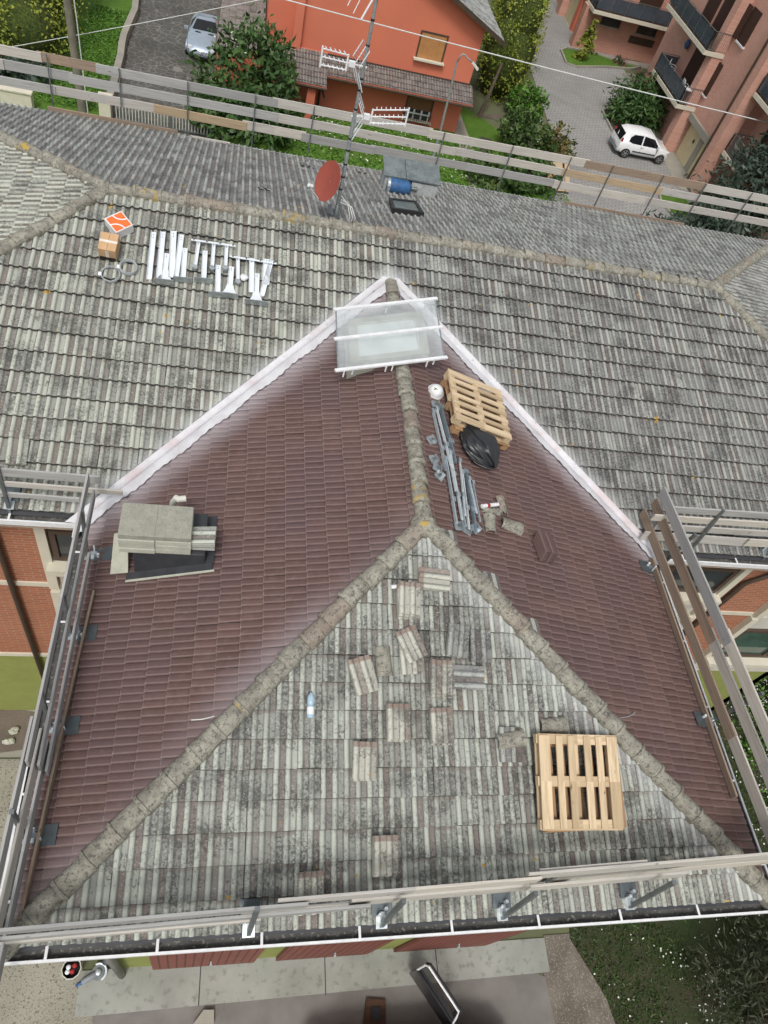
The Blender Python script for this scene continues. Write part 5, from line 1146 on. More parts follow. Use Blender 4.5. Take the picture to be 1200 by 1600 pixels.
RGp=[(6.0,.6),(8.2,7.5),(16,7.5),(17,-4),(7.2,-4),(6.6,-.6)]
sheet('rough_grass',RGp,'grass_base',5,False)
pn=lambda x,y:max(.06,min(1,.5+.9*math.sin(x*1.7+1.2*math.sin(y*1.9))*math.cos(y*1.3+x*.6)))
scatter('grass_blades',RGp,30000,.10,'grassblade',31,label='rough dark grass right of the gravel strip below the wing',cat='grass',dens=pn)
scatter('daisies',RGp,1900,.045,'petal',32,up=.1,h=.12,label='white daisies dotted through the rough grass',cat='flowers',aspect=1.0,dens=lambda x,y:pn(x+3,y*1.3)**2)
scatter('lawn_daisies',[(-1.5,34.5),(9,34.5),(8.5,39),(0,38.6)],420,.09,'petal',33,up=.1,h=.08,label='pale daisies in the lawn in front of the orange house',cat='flowers',aspect=1.0)
scatter('lawn_grass',[(-2,30),(15,30),(14,38),(9,38.9),(-2,38.6)],9000,.22,'leaf_bright',34,h=.08,label='short grass of the lawn before the orange house',cat='grass')
scatter('side_grass',[(-19,34.5),(-9.3,34.5),(-9.2,46),(-11,46),(-12,37),(-19,36)],6000,.2,'leaf_bright',35,h=.08,label='short grass left of the stone driveway wall',cat='grass')
def bed(name,pts,mat,k,kerb=True):
    q=[g(*p) for p in pts]; sheet(name,q,mat,k,False)
    if kerb:
        m=MB(); n_=len(q)
        for i in range(n_):
            a=q[i];b_=q[(i+1)%n_]; m.beam((a[0],a[1],G+.06),(b_[0],b_[1],G+.06),.12,.14)
        structure('kerb',m,M['pathconc'])
bed('lawn_island',[(876,80),(886,76),(905,80),(935,86),(962,96),(1000,106),(985,109),(945,106),(900,106),(884,100)],'lawn',8)
bed('planting_bed',[(972,117),(1000,122),(1024,128),(1020,133),(985,125)],'soil_dark',8); bed('planting_bed',[(940,174),(956,207),(1012,206),(1010,178),(985,160)],'soil_dark',8)
bed('lawn_island',[(1028,300),(1048,296),(1078,312),(1100,338),(1096,352),(1050,338),(1032,318)],'lawn',8)
bed('planting_bed',[(738,222),(752,214),(768,218),(772,230),(760,238),(742,234)],'soil_dark',8,False); bed('planting_bed',[(735,180),(800,178),(800,200),(770,186)],'soil',7,False)
# ------------------------------------------------------------------ orange house
oh=empty('orange_house',(3.5,41,G),'orange rendered house with gable, tiled porch roof and closed tan blind','house')
YO=39.5
m=MB(); m.add([(-.55,YO,G),(8.8,YO,G),(8.8,YO,-3.55),(4.0,YO,-1.4),(-.55,YO,-1.4),(-.55,YO+10,G),(8.8,YO+10,G),(8.8,YO+10,-3.55),(4.0,YO+10,-1.4),(-.55,YO+10,-1.4)],[(0,1,2,3,4),(1,6,7,2),(5,9,8,7,6),(0,4,9,5)]); part('wall',m,M['orangewall'],oh)
m=MB(); m.box((-1.2,YO+4.6,-5.2),(1.4,8,7.6)); part('wall',m,M['orangewall'],oh)
m=MB(); m.box((-.42,YO-.14,-5.0),(.42,.3,7.9)); part('corner_pilaster',m,M['orangewall'],oh)
FACE['gable']=(Vector((9.75,YO-.6,-3.98)),Vector((0,1,0)),Vector((-1,0,0)),.45)
m=MB(); O9=Vector((9.75,YO-.6,-4.02)); 
m.add([(9.75,YO-.6,-4.02),(4,YO-.6,-1.43),(4,YO+10.4,-1.43),(9.75,YO+10.4,-4.02),(9.75,YO-.6,-4.14),(4,YO-.6,-1.55),(4,YO+10.4,-1.55),(9.75,YO+10.4,-4.14)],[(0,1,2,3),(4,7,6,5),(0,4,5,1),(3,2,6,7),(0,3,7,4)]); part('roof',m,M['soffit'],oh)
def gut(name,a,b,par,mat='rust',r=.06): m=MB(); m.tube([a,b],r,8); part(name,m,M[mat],par)
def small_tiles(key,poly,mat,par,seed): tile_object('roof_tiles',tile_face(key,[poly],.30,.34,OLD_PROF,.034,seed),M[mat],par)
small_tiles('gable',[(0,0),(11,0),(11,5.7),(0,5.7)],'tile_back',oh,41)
m=MB(); m.beam((9.78,YO-.62,-4.05),(4,YO-.62,-1.45),.05,.2); part('barge_board',m,M['rust'],oh); gut('gutter',Vector((9.82,YO-.7,-4.1)),Vector((9.82,YO+10.4,-4.1)),oh)
FACE['porch']=(Vector((.9,YO-1.25,-6.93)),Vector((1,0,0)),Vector((0,1,0)),.34)
small_tiles('porch',[(0,0),(8.1,0),(8.1,1.25),(0,1.25)],'tile_low',oh,42)
m=MB(); m.add([(.9,YO-1.25,-6.95),(9.0,YO-1.25,-6.95),(9.0,YO,-6.52),(.9,YO,-6.52),(.9,YO-1.25,-7.07),(9.0,YO-1.25,-7.07),(9.0,YO,-7.07),(.9,YO,-7.07)],[(0,1,2,3),(4,7,6,5),(0,4,5,1),(1,5,6,2),(0,3,7,4)]); part('porch_roof',m,M['orangewall'],oh)
FACE['porch2']=(Vector((-1.5,YO-2.1,-7.15)),Vector((1,0,0)),Vector((0,1,0)),.38)
small_tiles('porch2',[(0,0),(2.7,0),(2.7,2.0),(0,2.0)],'tile_low',oh,43)
m=MB(); m.add([(-1.5,YO-2.1,-7.18),(1.2,YO-2.1,-7.18),(1.2,YO,-6.38),(-1.5,YO,-6.38),(-1.5,YO-2.1,-7.3),(1.2,YO-2.1,-7.3),(1.2,YO,-7.3),(-1.5,YO,-7.3)],[(0,1,2,3),(4,7,6,5),(0,4,5,1),(1,5,6,2),(0,3,7,4)]); part('porch_roof',m,M['orangewall'],oh)
m=MB(); m.box((.5,YO-1.8,-8.15),(.42,.42,1.7)); part('porch_pillar',m,M['orangewall'],oh)
gut('gutter',Vector((.9,YO-1.32,-7.0)),Vector((9.0,YO-1.32,-7.0)),oh); gut('gutter',Vector((-1.5,YO-2.17,-7.22)),Vector((1.25,YO-2.17,-7.22)),oh)
m=MB(); m.tube([(1.2,YO-2.3,-7.7),(1.1,YO-.1,-7.9),(1.1,YO-.1,G)],.05,8); part('downpipe',m,M['rust'],oh)
m=MB(); m.beam((-.2,YO-.02,-6.45),(8.8,YO-.02,-6.45),.06,.09); part('flashing',m,M['rust'],oh)
def owin(x0,x1,z0,z1,mat,kind):
    m=MB(); y=YO-.015
    for c,d in (((x0+.04,0),(.08,z1-z0)),((x1-.04,0),(.08,z1-z0))): m.box((c[0],y,(z0+z1)/2),(d[0],.06,d[1]))
    m.box(((x0+x1)/2,y,z1-.04),(x1-x0-.16,.06,.08)); w_=part('window',m,M['darkframe'],oh)
    zb=z0 if kind else z0+.5
    q=MB(); q.box(((x0+x1)/2,y+.0,(zb+z1)/2-.03),(x1-x0-.17,.03,z1-zb-.06)); part('roller_blind',q,M[mat],w_)
    q=MB(); q.box(((x0+x1)/2,y-.09,z0-.05),(x1-x0+.16,.26,.08)); part('sill',q,M['cream'],w_)
    if not kind:
        q=MB(); q.box(((x0+x1)/2,y+.004,z0+.25),(x1-x0-.17,.02,.5)); part('pane',q,M['glass'],w_)
        q=MB()
        for k in range(4): q.box((x0+.12+k*(x1-x0-.24)/3,y-.03,z0+.25),(.09,.05,.5))
        q.box(((x0+x1)/2,y-.032,z0+.30),(x1-x0-.2,.045,.06)); part('casement_frame',q,M['white'],w_)
        q=MB()
        for k in range(13): q.tube([(x0+.02+k*(x1-x0-.04)/12,y-.28,z0-.05),(x0+.02+k*(x1-x0-.04)/12,y-.28,z0+.32)],.011,5)
        q.tube([(x0,y-.28,z0+.33),(x1,y-.28,z0+.33)],.016,6); q.tube([(x0,y-.28,z0-.05),(x1,y-.28,z0-.05)],.016,6); q.tube([(x0,y-.28,z0+.33),(x0,y,z0+.33)],.016,6); q.tube([(x1,y-.28,z0+.33),(x1,y,z0+.33)],.016,6); part('window_rail',q,M['rust'],w_)
owin(5.62,7.08,-5.68,-4.45,'blind',True); owin(5.72,7.22,-8.70,-7.5,'blind_dark',False)
# low tiled garage left of the orange house
lg=empty('low_garage',(-3,42.5,G),'low brown-tiled garage between silver car and orange house','garage')
FACE['lowg']=(Vector((-4.25,38.2,-6.75)),Vector((0,1,0)),Vector((1,0,0)),.14)
small_tiles('lowg',[(0,0),(12,0),(12,2.3),(0,2.3)],'tile_low' if 'tile_low' in M else 'tile_back',lg,44)
m=MB(); m.box((-3.1,44.2,-7.95),(2.2,11.8,2.2)); part('wall',m,M['orangewall'],lg); m=MB(); m.beam((-4.27,38.2,-6.83),(-4.27,50.2,-6.83),.05,.16); part('edge_board',m,M['rust'],lg)
# ------------------------------------------------------------------ pink brick apartment block
ap=empty('brick_apartment_block',(25,48,G),'pink brick apartment block with dark balconies and cream garage doors','apartment block')
def bbox(name,x0,x1,y0,y1,z0,z1,mat,par=None): m=MB(); m.box(((x0+x1)/2,(y0+y1)/2,(z0+z1)/2),(x1-x0,y1-y0,z1-z0)); return part(name,m,M[mat],par or ap)
ZT=1.2
bbox('wall',23.6,31,38.2,42.6,-6.5,ZT,'redbrick_y'); bbox('wall',23.95,31,38.2,42.6,G,-6.5,'redbrick_y')
bbox('wall',23.65,31,42.6,50.4,G,ZT,'redbrick_y'); bbox('wall',24.9,31,28,38.2,G,ZT,'redbrick_y')
bbox('wall',20.9,31,56.5,58.5,G,-6.4,'redbrick_x'); bbox('wall',22.3,31,57.2,59,-6.3,ZT,'redbrick_x'); bbox('wall',27.3,31,50.4,56.5,G,ZT,'redbrick_y'); bbox('wall',21.2,31,58.5,74,G,ZT,'redbrick_y')
bbox('brick_pilaster',22.95,23.64,42.5,43.15,G,ZT,'redbrick_y'); bbox('brick_pilaster',23.1,23.94,37.85,38.45,G,ZT,'redbrick_y'); bbox('brick_pilaster',20.2,20.9,56.3,57.0,G,-6.3,'redbrick_x'); bbox('brick_pilaster',20.55,21.2,62.2,63.0,G,-5,'redbrick_y')
bbox('downpipe',23.0,23.09,38.5,38.6,G,ZT,'rust'); bbox('downpipe',20.55,20.66,57.05,57.2,G,-5,'rust')
bbox('lintel',23.42,23.94,38.5,42.5,-6.86,-6.5,'grey' if False else 'pathconc')
for (y0,y1) in ((38.5,40.2),(40.7,42.45)):
    d=bbox('garage_door',23.86,23.94,y0,y1,G,-6.87,'garage_cream'); bbox('handle',23.82,23.858,y0+.5,y0+.62,-7.7,-7.5,'black',d)
bbox('door_post',23.80,23.94,40.2,40.7,G,-6.87,'pathconc')
for (y0,y1) in ((57.3,59.3),(60.0,62.1)): bbox('garage_door',21.12,21.19,y0,y1,G,-6.6,'garage_cream')
bbox('door_post',20.95,21.12,59.35,59.95,G,-6.4,'orangewall'); bbox('lintel',20.9,21.2,57.3,62.1,-6.6,-6.3,'pathconc')
def shut(x,y0,y1,z0,z1,name='shutter',open_=True):
    w_=bbox(name,x-.07,x-.003,y0,y1,z0,z1,'shutterwood')
    return w_
shut(23.6,42.02,42.42 if False else 42.5,-5.4,-3.68); bbox('sill',23.48,23.598,41.98,42.5,-5.47,-5.40,'white')
shut(23.6,41.1,42.05,-2.35,-.72); m=MB(); m.box((23.45,42.42,-1.55),(.06,.8,1.6),); part('shutter',m,M['shutterwood'],ap); bbox('sill',23.48,23.598,41.0,42.1,-2.43,-2.35,'white')
def balcony(x0,x1,y0,y1,z,glass=True,side='x',bars=None):
    b=bbox('balcony',x0,x1,y0,y1,z-.22,z,'cream'); bbox('floor_tiles',x0+.06,x1,y0+.06,y1-.06,z+.004,z+.03,'dish' if False else 'rust',b)
    H=.98
    def run(a,b_,mat):
        a=Vector(a);b_=Vector(b_); d=b_-a; n_=max(1,int(round(d.length/1.15)))
        for i in range(n_):
            m=MB(); p=a+d*(i/n_)+d.normalized()*.03; q=a+d*((i+1)/n_)-d.normalized()*.03
            if mat: m.beam(p+Vector((0,0,.08+H/2-.06)),q+Vector((0,0,.08+H/2-.06)),.012,H-.18); part('railing_panel',m,M['balcglass'],b)
            else:
                k=0
                while k<(q-p).length: c=p+d.normalized()*k; m.tube([c+Vector((0,0,.06)),c+Vector((0,0,H-.02))],.012,5); k+=.12
                m.tube([p+Vector((0,0,.08)),q+Vector((0,0,.08))],.014,5); part('railing_panel',m,M['steel'],b)
        m=MB(); m.beam(a+Vector((0,0,H)),b_+Vector((0,0,H)),.05,.03); part('handrail',m,M['steel'],b)
        for i in range(n_+1):
            m=MB(); c=a+d*(i/n_); m.beam(c,c+Vector((0,0,H)),.035,.035,(0,1,0)); part('railing_post',m,M['steel'],b)
    return b,run
b1_,run=balcony(22.3,23.65,42.45,47.2,-6.25); run((22.36,42.5,-6.25),(22.36,47.15,-6.25),True); run((22.36,42.5,-6.25),(23.6,42.5,-6.25),False); run((22.36,47.15,-6.25),(23.6,47.15,-6.25),True)
b2_,run=balcony(22.3,23.65,42.45,49.2,-3.3); run((22.36,42.5,-3.3),(22.36,49.15,-3.3),True); run((22.36,42.5,-3.3),(23.6,42.5,-3.3),False)
b3_,run=balcony(20.4,27.3,55.3,57.2,-6.2); run((20.46,55.36,-6.2),(27.2,55.36,-6.2),True); run((20.46,55.36,-6.2),(20.46,57.1,-6.2),True)
b4_,run=balcony(23.6,24.9,35.0,37.7,-6.3); run((23.66,35.0,-6.3),(23.66,37.65,-6.3),False); run((23.66,37.65,-6.3),(24.85,37.65,-6.3),False)
b5_,run=balcony(23.4,24.9,34.0,37.7,-3.2); run((23.46,34,-3.2),(23.46,37.65,-3.2),True); run((23.46,37.65,-3.2),(24.85,37.65,-3.2),True)
bbox('shutter_door',23.56,23.646,44.2,45.7,-6.2,-3.85,'shutterwood'); bbox('shutter_door',23.56,23.646,44.1,45.3,-3.2,-.9,'shutterwood'); bbox('shutter_door',23.56,23.646,45.7,47.0,-3.2,-.9,'shutterwood')
bbox('shutter_door',24.8,24.896,35.4,36.9,-6.25,-4.0,'shutterwood'); bbox('shutter_door',27.2,27.296,53.6,54.9,G,-6.8,'shutterwood'); bbox('shutter_door',24.2,25.9,57.12,57.196,-6.15,-4.2,'shutterwood')
for x0,x1 in ((21.7,23.2),(24.6,26.1)): 
    w_=bbox('window',x0,x1,56.44,56.498,-7.25,-6.75,'darkframe'); bbox('pane',x0+.08,x1-.08,56.41,56.438,-7.18,-6.82,'glass',w_); bbox('sill',x0-.1,x1+.1,56.36,56.498,-7.34,-7.27,'pathconc',w_)
vg=bbox('vent_panel',24.3,26.3,56.45,56.498,-7.95,-7.5,'darkframe')
for k in range(4): bbox('vent_grille',24.36+k*.48,24.76+k*.48,56.42,56.448,-7.9,-7.55,'rust',vg)
m=MB(); m.M=Matrix.Translation((23.5,46.8,-4.45))@Matrix.Rotation(R(-90),4,'Y'); m.lathe([(.26,0),(.24,.05),(.12,.10),(.02,.12)],18); part('wall_dish',m,M['blue'],ap,smooth=True)
# plastic garden furniture and pots on the balcony
def garden_chair(x,y,z,rz,label):
    e=empty('garden_chair',(0,0,0),label,'chair','white plastic chairs on the brick block balcony')
    m=MB(); m.box((0,0,.43),(.5,.48,.04)); part('seat',m,M['white'],e)
    m=MB(); m.box((0,.24,.68),(.48,.04,.5),); part('backrest',m,M['white'],e)
    for sx in (-1,1):
        for sy in (-1,1): m=MB(); m.tube([(sx*.23,sy*.21,.43),(sx*.27,sy*.26,0)],.025,6); part('leg',m,M['white'],e)
        m=MB(); m.tube([(sx*.26,.24,.66),(sx*.27,-.1,.66),(sx*.26,-.24,.6),(sx*.25,-.22,.43)],.022,6); part('armrest',m,M['white'],e)
    e.location=(x,y,z); e.rotation_euler=(0,0,rz); return e
garden_chair(22.95,43.6,-6.22,R(80),'white plastic chair at the near end of the glazed balcony'); garden_chair(22.95,46.2,-6.22,R(60),'white plastic chair at the far end of the glazed balcony')
m=MB(); m.M=Matrix.Translation((22.9,43.0,-6.22)); m.prism([(-.3,-.3),(.3,-.3),(.3,.3),(-.3,.3)],.68,.72); gt=solo('garden_table',m,M['white'],'small white table covered with a cloth on the balcony corner','table',loc=(22.9,43.0,-6.22))
for sx in (-1,1):
    for sy in (-1,1): q=MB(); q.tube([(22.9+sx*.25,43+sy*.25,-5.54),(22.9+sx*.25,43+sy*.25,-6.22)],.02,6); part('leg',q,M['white'],gt)
m=MB(); m.M=Matrix.Translation((23.35,42.75,-5.4)); m.lathe([(.10,-.12),(.14,.1),(.13,.1),(.1,-.08)],14); solo('flower_pot',m,M['dish'],'terracotta pot hung at the corner of the lower balcony','flower pot',loc=(23.35,42.75,-5.5))
# ------------------------------------------------------------------ cars
def car(label,stations,Wd,paint,wheels,glassspec,wr=.3,extra=None,label_cat='car',group=None):
    """x forward. stations: (x, halfwidth, zbottom, zbelt, ztop, tophalfwidth)"""
    e=empty('parked_car',(0,0,0),label,'car'); m=MB(); vs=[]; K=13
    for (x,hw,zb,zw,zt,tw) in stations:
        ring_=[(hw*.86,zb),(hw*.97,zb+.10),(hw,zb+(zw-zb)*.45),(hw*.985,zw-.04),(hw*.95,zw),(tw,zt-.05),(tw*.8,zt)]
        pts=[(x,y,z) for y,z in ring_]+[(x+0,0,zt+.012)]+[(x,-y,z) for y,z in ring_[::-1]]
        vs+=pts
    K=15; n_=len(stations)
    fs=[(i*K+k,(i+1)*K+k,(i+1)*K+k+1,i*K+k+1) for i in range(n_-1) for k in range(K-1)]+[tuple(range(K)),tuple((n_-1)*K+k for k in range(K-1,-1,-1))]
    fs+=[(i*K,i*K+K-1,(i+1)*K+K-1,(i+1)*K) for i in range(n_-1)]
    m.add(vs,fs); bd=part('body',m,M[paint],e,smooth='auto')
    for nm,quads in glassspec:
        for qd in quads: q=MB(); q.add(qd,[tuple(range(len(qd)))]); part(nm,q,M['carglass'],e)
    for (x,y) in wheels:
        for s_ in (1,-1):
            w_=MB(); w_.M=Matrix.Translation((x,s_*y,wr))@Matrix.Rotation(R(-90*s_),4,'X'); w_.lathe([(wr*.6,-.17),(wr*.93,-.17),(wr,-.12),(wr,.0),(wr*.93,.04),(wr*.68,.045)],24,True); wo_=part('wheel',w_,M['tyre'],e,smooth='auto')
            w_=MB(); w_.M=Matrix.Translation((x,s_*y,wr))@Matrix.Rotation(R(-90*s_),4,'X')
            w_.lathe([(wr*.66,.047),(wr*.60,.052),(wr*.58,.03)],24,False); 
            for k in range(5):
                a=2*math.pi*k/5; w_.beam((0,0,.05),(wr*.62*math.cos(a),wr*.62*math.sin(a),.048),.06,.012)
            part('rim',w_,M['rim'],wo_)
            w_=MB(); w_.M=Matrix.Translation((x,s_*(y-.012),wr+.02))@Matrix.Rotation(R(-90*s_),4,'X')
            arcs=[]; 
            for k in range(13):
                a=math.pi*k/12; arcs.append(((wr+.045)*math.cos(a),-s_*(wr+.045)*math.sin(a),.0))
            w_.tube(arcs,.04,6); part('wheel_arch',w_,M[paint],e,smooth=True)
    return e
# white hatchback
st=[(-1.72,.66,.36,.80,.86,.56),(-1.70,.75,.30,.86,.94,.58),(-1.50,.79,.30,.90,1.30,.56),(-1.18,.80,.30,.88,1.43,.56),(-.3,.80,.27,.86,1.47,.58),(.40,.80,.27,.85,1.40,.56),(1.05,.79,.30,.86,.95,.66),(1.45,.75,.30,.78,.86,.62),(1.66,.66,.30,.66,.72,.52),(1.72,.54,.34,.58,.60,.42)]
def sidewin(xs,s_,off=.012):
    """xs: list of (x, frac up the glasshouse) along belt and roof, on linear side between belt and top"""
    out=[]
    for x,f in xs:
        for i in range(len(st_cur)-1):
            a,b=st_cur[i],st_cur[i+1]
            if a[0]<=x<=b[0]:
                t_=(x-a[0])/(b[0]-a[0]); I=[a[j]*(1-t_)+b[j]*t_ for j in range(6)]
                zb,zt=I[3],I[4]-.05; yb,yt=I[1]*.95,I[5]; out.append((x,s_*(yb+(yt-yb)*f+off),zb+(zt-zb)*f)); break
    return out if s_>0 else out[::-1]
st_cur=st
wins=[('side_window',[sidewin([(-1.2,.20),(-.95,.06),(-.36,.06),(-.36,.90),(-.95,.90),(-1.15,.6)],s_) for s_ in (1,-1)]),('side_window',[sidewin([(-.28,.06),(.88,.08),(.42,.88),(-.28,.90)],s_) for s_ in (1,-1)]),
 ('windscreen',[[(1.04,-.62,.99),(1.04,.62,.99),(.50,.50,1.40),(.50,-.50,1.40)]]),('rear_window',[[(-1.725,.60,.90),(-1.725,-.60,.90),(-1.52,-.52,1.31),(-1.52,.52,1.31)]])]
wr_=g(972,246); wf_=g(1024,256); cc_=Vector(((wr_[0]+wf_[0])/2,(wr_[1]+wf_[1])/2+.72,G)); ang=math.atan2(wf_[1]-wr_[1],wf_[0]-wr_[0])
cw=car('small white hatchback parked in front of the cream garage door',st,.8,'carwhite',[(-1.13,.77),(1.17,.77)],wins,.30)
def addp(e,nm,mat,fn): q=MB(); fn(q); return part(nm,q,M[mat],e)
for s_ in (1,-1):
    addp(cw,'side_moulding','black',lambda q:q.box((.0,s_*.815,.50),(1.5,.02,.05))); addp(cw,'tail_light','red',lambda q:q.box((-1.64,s_*.70,.98),(.10,.07,.20))); addp(cw,'headlight','galvflat',lambda q:q.box((1.52,s_*.62,.72),(.24,.2,.10))); addp(cw,'wing_mirror','white',lambda q:q.box((.72,s_*.90,.98),(.12,.16,.12))); addp(cw,'door_handle','white',lambda q:q.box((-.25,s_*.82,.82),(.14,.03,.03)))
addp(cw,'rear_bumper','grey',lambda q:q.box((-1.73,0,.44),(.10,1.25,.20))); [addp(cw,'door_seam','grey',(lambda q,x=x,s_=s_:q.box((x,s_*.803,.62),(.012,.01,.46)))) for x in (-.32,.78) for s_ in (1,-1)]; addp(cw,'number_plate','white',lambda q:q.box((-1.735,0,.66),(.02,.46,.11))); addp(cw,'rear_wiper','offwhite',lambda q:q.beam((-1.72,.0,.98),(-1.58,.25,1.14),.03,.02))
cw.location=cc_; cw.rotation_euler=(0,0,ang)
# silver roadster coupe, nose toward the camera
st2=[(-2.04,.66,.34,.72,.80,.50),(-1.95,.80,.24,.84,.90,.62),(-1.35,.88,.20,.90,.98,.66),(-1.0,.89,.20,.90,1.05,.60),(-.62,.89,.18,.89,1.28,.54),(-.15,.88,.18,.88,1.29,.54),(.52,.87,.18,.88,.95,.70),(1.2,.85,.18,.80,.87,.66),(1.75,.78,.20,.66,.74,.56),(2.0,.60,.28,.52,.60,.42),(2.05,.42,.34,.46,.52,.3)]
st_cur=st2
wins=[('side_window',[sidewin([(-.75,.10),(.35,.12),(-.05,.82),(-.6,.85)],s_) for s_ in (1,-1)]),('windscreen',[[(.48,-.66,.985),(.48,.66,.985),(-.10,.50,1.285),(-.10,-.50,1.285)]]),('rear_window',[[(-1.0,.56,1.075),(-1.0,-.56,1.075),(-.66,-.48,1.275),(-.66,.48,1.275)]])]
cs=car('silver-blue coupe parked on the stone driveway, nose toward the gate',st2,.88,'carsilver',[(-1.2,.86),(1.25,.85)],wins,.31)
for s_ in (1,-1):
    addp(cs,'headlight','galvflat',lambda q:q.box((1.78,s_*.60,.62),(.30,.22,.12))); addp(cs,'wing_mirror','carsilver',lambda q:q.box((.42,s_*.98,.94),(.14,.2,.12))); addp(cs,'tail_light','red',lambda q:q.box((-2.0,s_*.64,.68),(.06,.28,.14))); addp(cs,'bonnet_vent','black',lambda q:q.box((.68,s_*.34,.955),(.10,.28,.012)))
addp(cs,'grille','black',lambda q:q.box((1.99,0,.50),(.10,.62,.12))); addp(cs,'badge','galvflat',lambda q:q.box((2.045,0,.51),(.02,.12,.12))); addp(cs,'lower_grille','black',lambda q:q.box((2.0,0,.30),(.08,.9,.10)))
cs.location=(-5.0,43.65,G); cs.rotation_euler=(0,0,R(-93))
# dark car below the frame with its door open
st3=[(-2.2,.70,.3,.85,.95,.5),(-2.1,.84,.24,.95,1.1,.58),(-1.6,.88,.2,.98,1.42,.58),(-.4,.89,.2,.97,1.48,.6),(.5,.89,.2,.96,1.40,.58),(1.15,.88,.2,.96,1.02,.7),(1.9,.82,.22,.82,.9,.62),(2.2,.6,.34,.6,.66,.42)]
st_cur=st3
cd=car('dark estate car below the eave with its driver door open','' or st3,.88,'cardark',[(-1.35,.78),(1.35,.78)],[('side_window',[sidewin([(-1.4,.1),(-.1,.1),(-.1,.88),(-1.2,.88)],s_) for s_ in (1,-1)]),('windscreen',[[(1.1,-.66,1.04),(1.1,.66,1.04),(.55,.52,1.39),(.55,-.52,1.39)]])],.31)
cd.location=(1.75,-1.72,G); cd.rotation_euler=(0,0,0)
# the door, hinged at the windscreen pillar, swung out (local coordinates of the car)
inv=Vector((1.75,-1.72,G)); h0=Vector((2.62,-.80,0)); h1=Vector((1.98,.16,0)); dv=(h1-h0); 
dn=MB(); zd=G+.25; dn.add([tuple(h0-inv+Vector((0,0,G+.25))),tuple(h1-inv+Vector((0,0,G+.25))),tuple(h1-inv+Vector((0,0,G+.95))),tuple(h0-inv+Vector((0,0,G+.98)))]+[tuple(h0-inv+Vector((.10,.06,G+.25))),tuple(h1-inv+Vector((.10,.06,G+.25))),tuple(h1-inv+Vector((.08,.05,G+.95))),tuple(h0-inv+Vector((.08,.05,G+.98)))],[(0,1,2,3),(4,7,6,5),(0,4,5,1),(1,5,6,2),(2,6,7,3),(3,7,4,0)])
dr_=link('open_door',dn.mesh('open_door'),M['cardark'],cd)
def lpart(nm,mb,mat,par): return link(nm,mb.mesh(nm),M[mat],par)
q=MB(); z1=G+1.42; a0=h0-inv; a1=h1-inv; up=lambda p,z:Vector((p.x,p.y,z-G)); sh=Vector((.09,.06,0))
q.tube([up(a0,G+.97)+sh*0,up(a0.lerp(a1,.06),G+1.20)+sh*.6,up(a0.lerp(a1,.12),z1-.03)+sh,up(a0.lerp(a1,.95),z1)+sh,up(a1,z1-.08)+sh*.8,up(a1,G+.96)],.022,6); lpart('window_frame',q,'white',dr_)
q=MB(); q.tube([up(a0.lerp(a1,.10),z1-.02)+sh*1.5,up(a0.lerp(a1,.96),z1+.01)+sh*1.5,up(a1,z1-.1)+sh*1.3],.026,6); lpart('rubber_seal',q,'black',dr_)
q=MB(); q.tube([up(a0.lerp(a1,.05),G+.97),up(a1,G+.97)],.03,6); lpart('door_sill_trim',q,'black',dr_)
q=MB(); c=up(a0.lerp(a1,.08),G+1.02)+Vector((.17,.10,0)); q.M=Matrix.Translation(c)@Matrix.Rotation(R(35),4,'Z'); q.box((0,0,0),(.2,.10,.14)); lpart('wing_mirror',q,'black',dr_)
# ------------------------------------------------------------------ lamp, poles, wires, gate, walls
lb=Vector(gp(672,264)); lp=empty('street_lamp',lb,'slim grey street lamp with curved arm in front of the orange house','street lamp')
tipx=uY(722,84,lb.y); H=tipx.z
q=MB(); q.tube([lb,lb+Vector((0,0,1.4))],.085,12); q.tube([lb+Vector((0,0,1.4)),Vector((tipx.x-.12,lb.y,H-.35))],[.062,.045],10); part('pole',q,M['lampgrey'],lp,smooth='auto')
hd=uY(742,104,lb.y-.15)
q=MB(); q.tube([Vector((tipx.x-.12,lb.y,H-.38)),Vector((tipx.x-.05,lb.y,H-.12)),Vector((tipx.x+.04,lb.y,H)),Vector((tipx.x+.18,lb.y-.02,H-.02)),Vector((tipx.x+.3,lb.y-.05,H-.12)),hd+Vector((-.08,.02,.12))],.036,8); part('curved_arm',q,M['lampgrey'],lp,smooth=True)
q=MB(); q.beam(hd+Vector((-.16,.05,.14)),hd+Vector((.18,-.04,-.10)),.17,.09); part('lamp_head',q,M['offwhite'],lp,bevel=.02)
pb=Vector(gp(129,174)); q=MB(); q.tube([pb+Vector((0,0,-.1)),pb+Vector((-.15,.0,4)),pb+Vector((-.35,0,8.5))],[.19,.16,.13],14); pu=solo('utility_pole',q,M['polewood'],'thick weathered utility pole standing on the left lawn','utility pole',loc=pb,smooth='auto')
q=MB(); q.tube([pb+Vector((.24,-.06,0)),pb+Vector((.14,-.06,4)),pb+Vector((-.1,-.06,8.5))],.025,6); part('riser_cable',q,M['cable'],pu)
def sagwire(a,b,sag,r,mat,label):
    a=Vector(a);b=Vector(b); q=MB(); q.tube([a.lerp(b,i/24)-Vector((0,0,sag*4*(i/24)*(1-i/24))) for i in range(25)],r,6); solo('overhead_cable',q,M[mat],label,'cable',loc=a)
A_=uY(462,0,36.5);B_=uY(1200,187,36.5); dA=(A_-B_).normalized(); sagwire(A_+dA*6,B_-dA*10,.18,.028,'cable','white overhead cable crossing in front of orange house and brick block')
A_=uY(0,73,35.5);B_=uY(335,8,35.5); dA=(A_-B_).normalized(); sagwire(A_+dA*4,B_-dA*10,.15,.015,'cable','thin overhead wire crossing behind the utility pole')
kp=[(166,182),(171,166),(179,140),(184,118),(189,98),(191,80),(194,66),(203,44),(211,26),(213,8),(213,-12)]
q=MB()
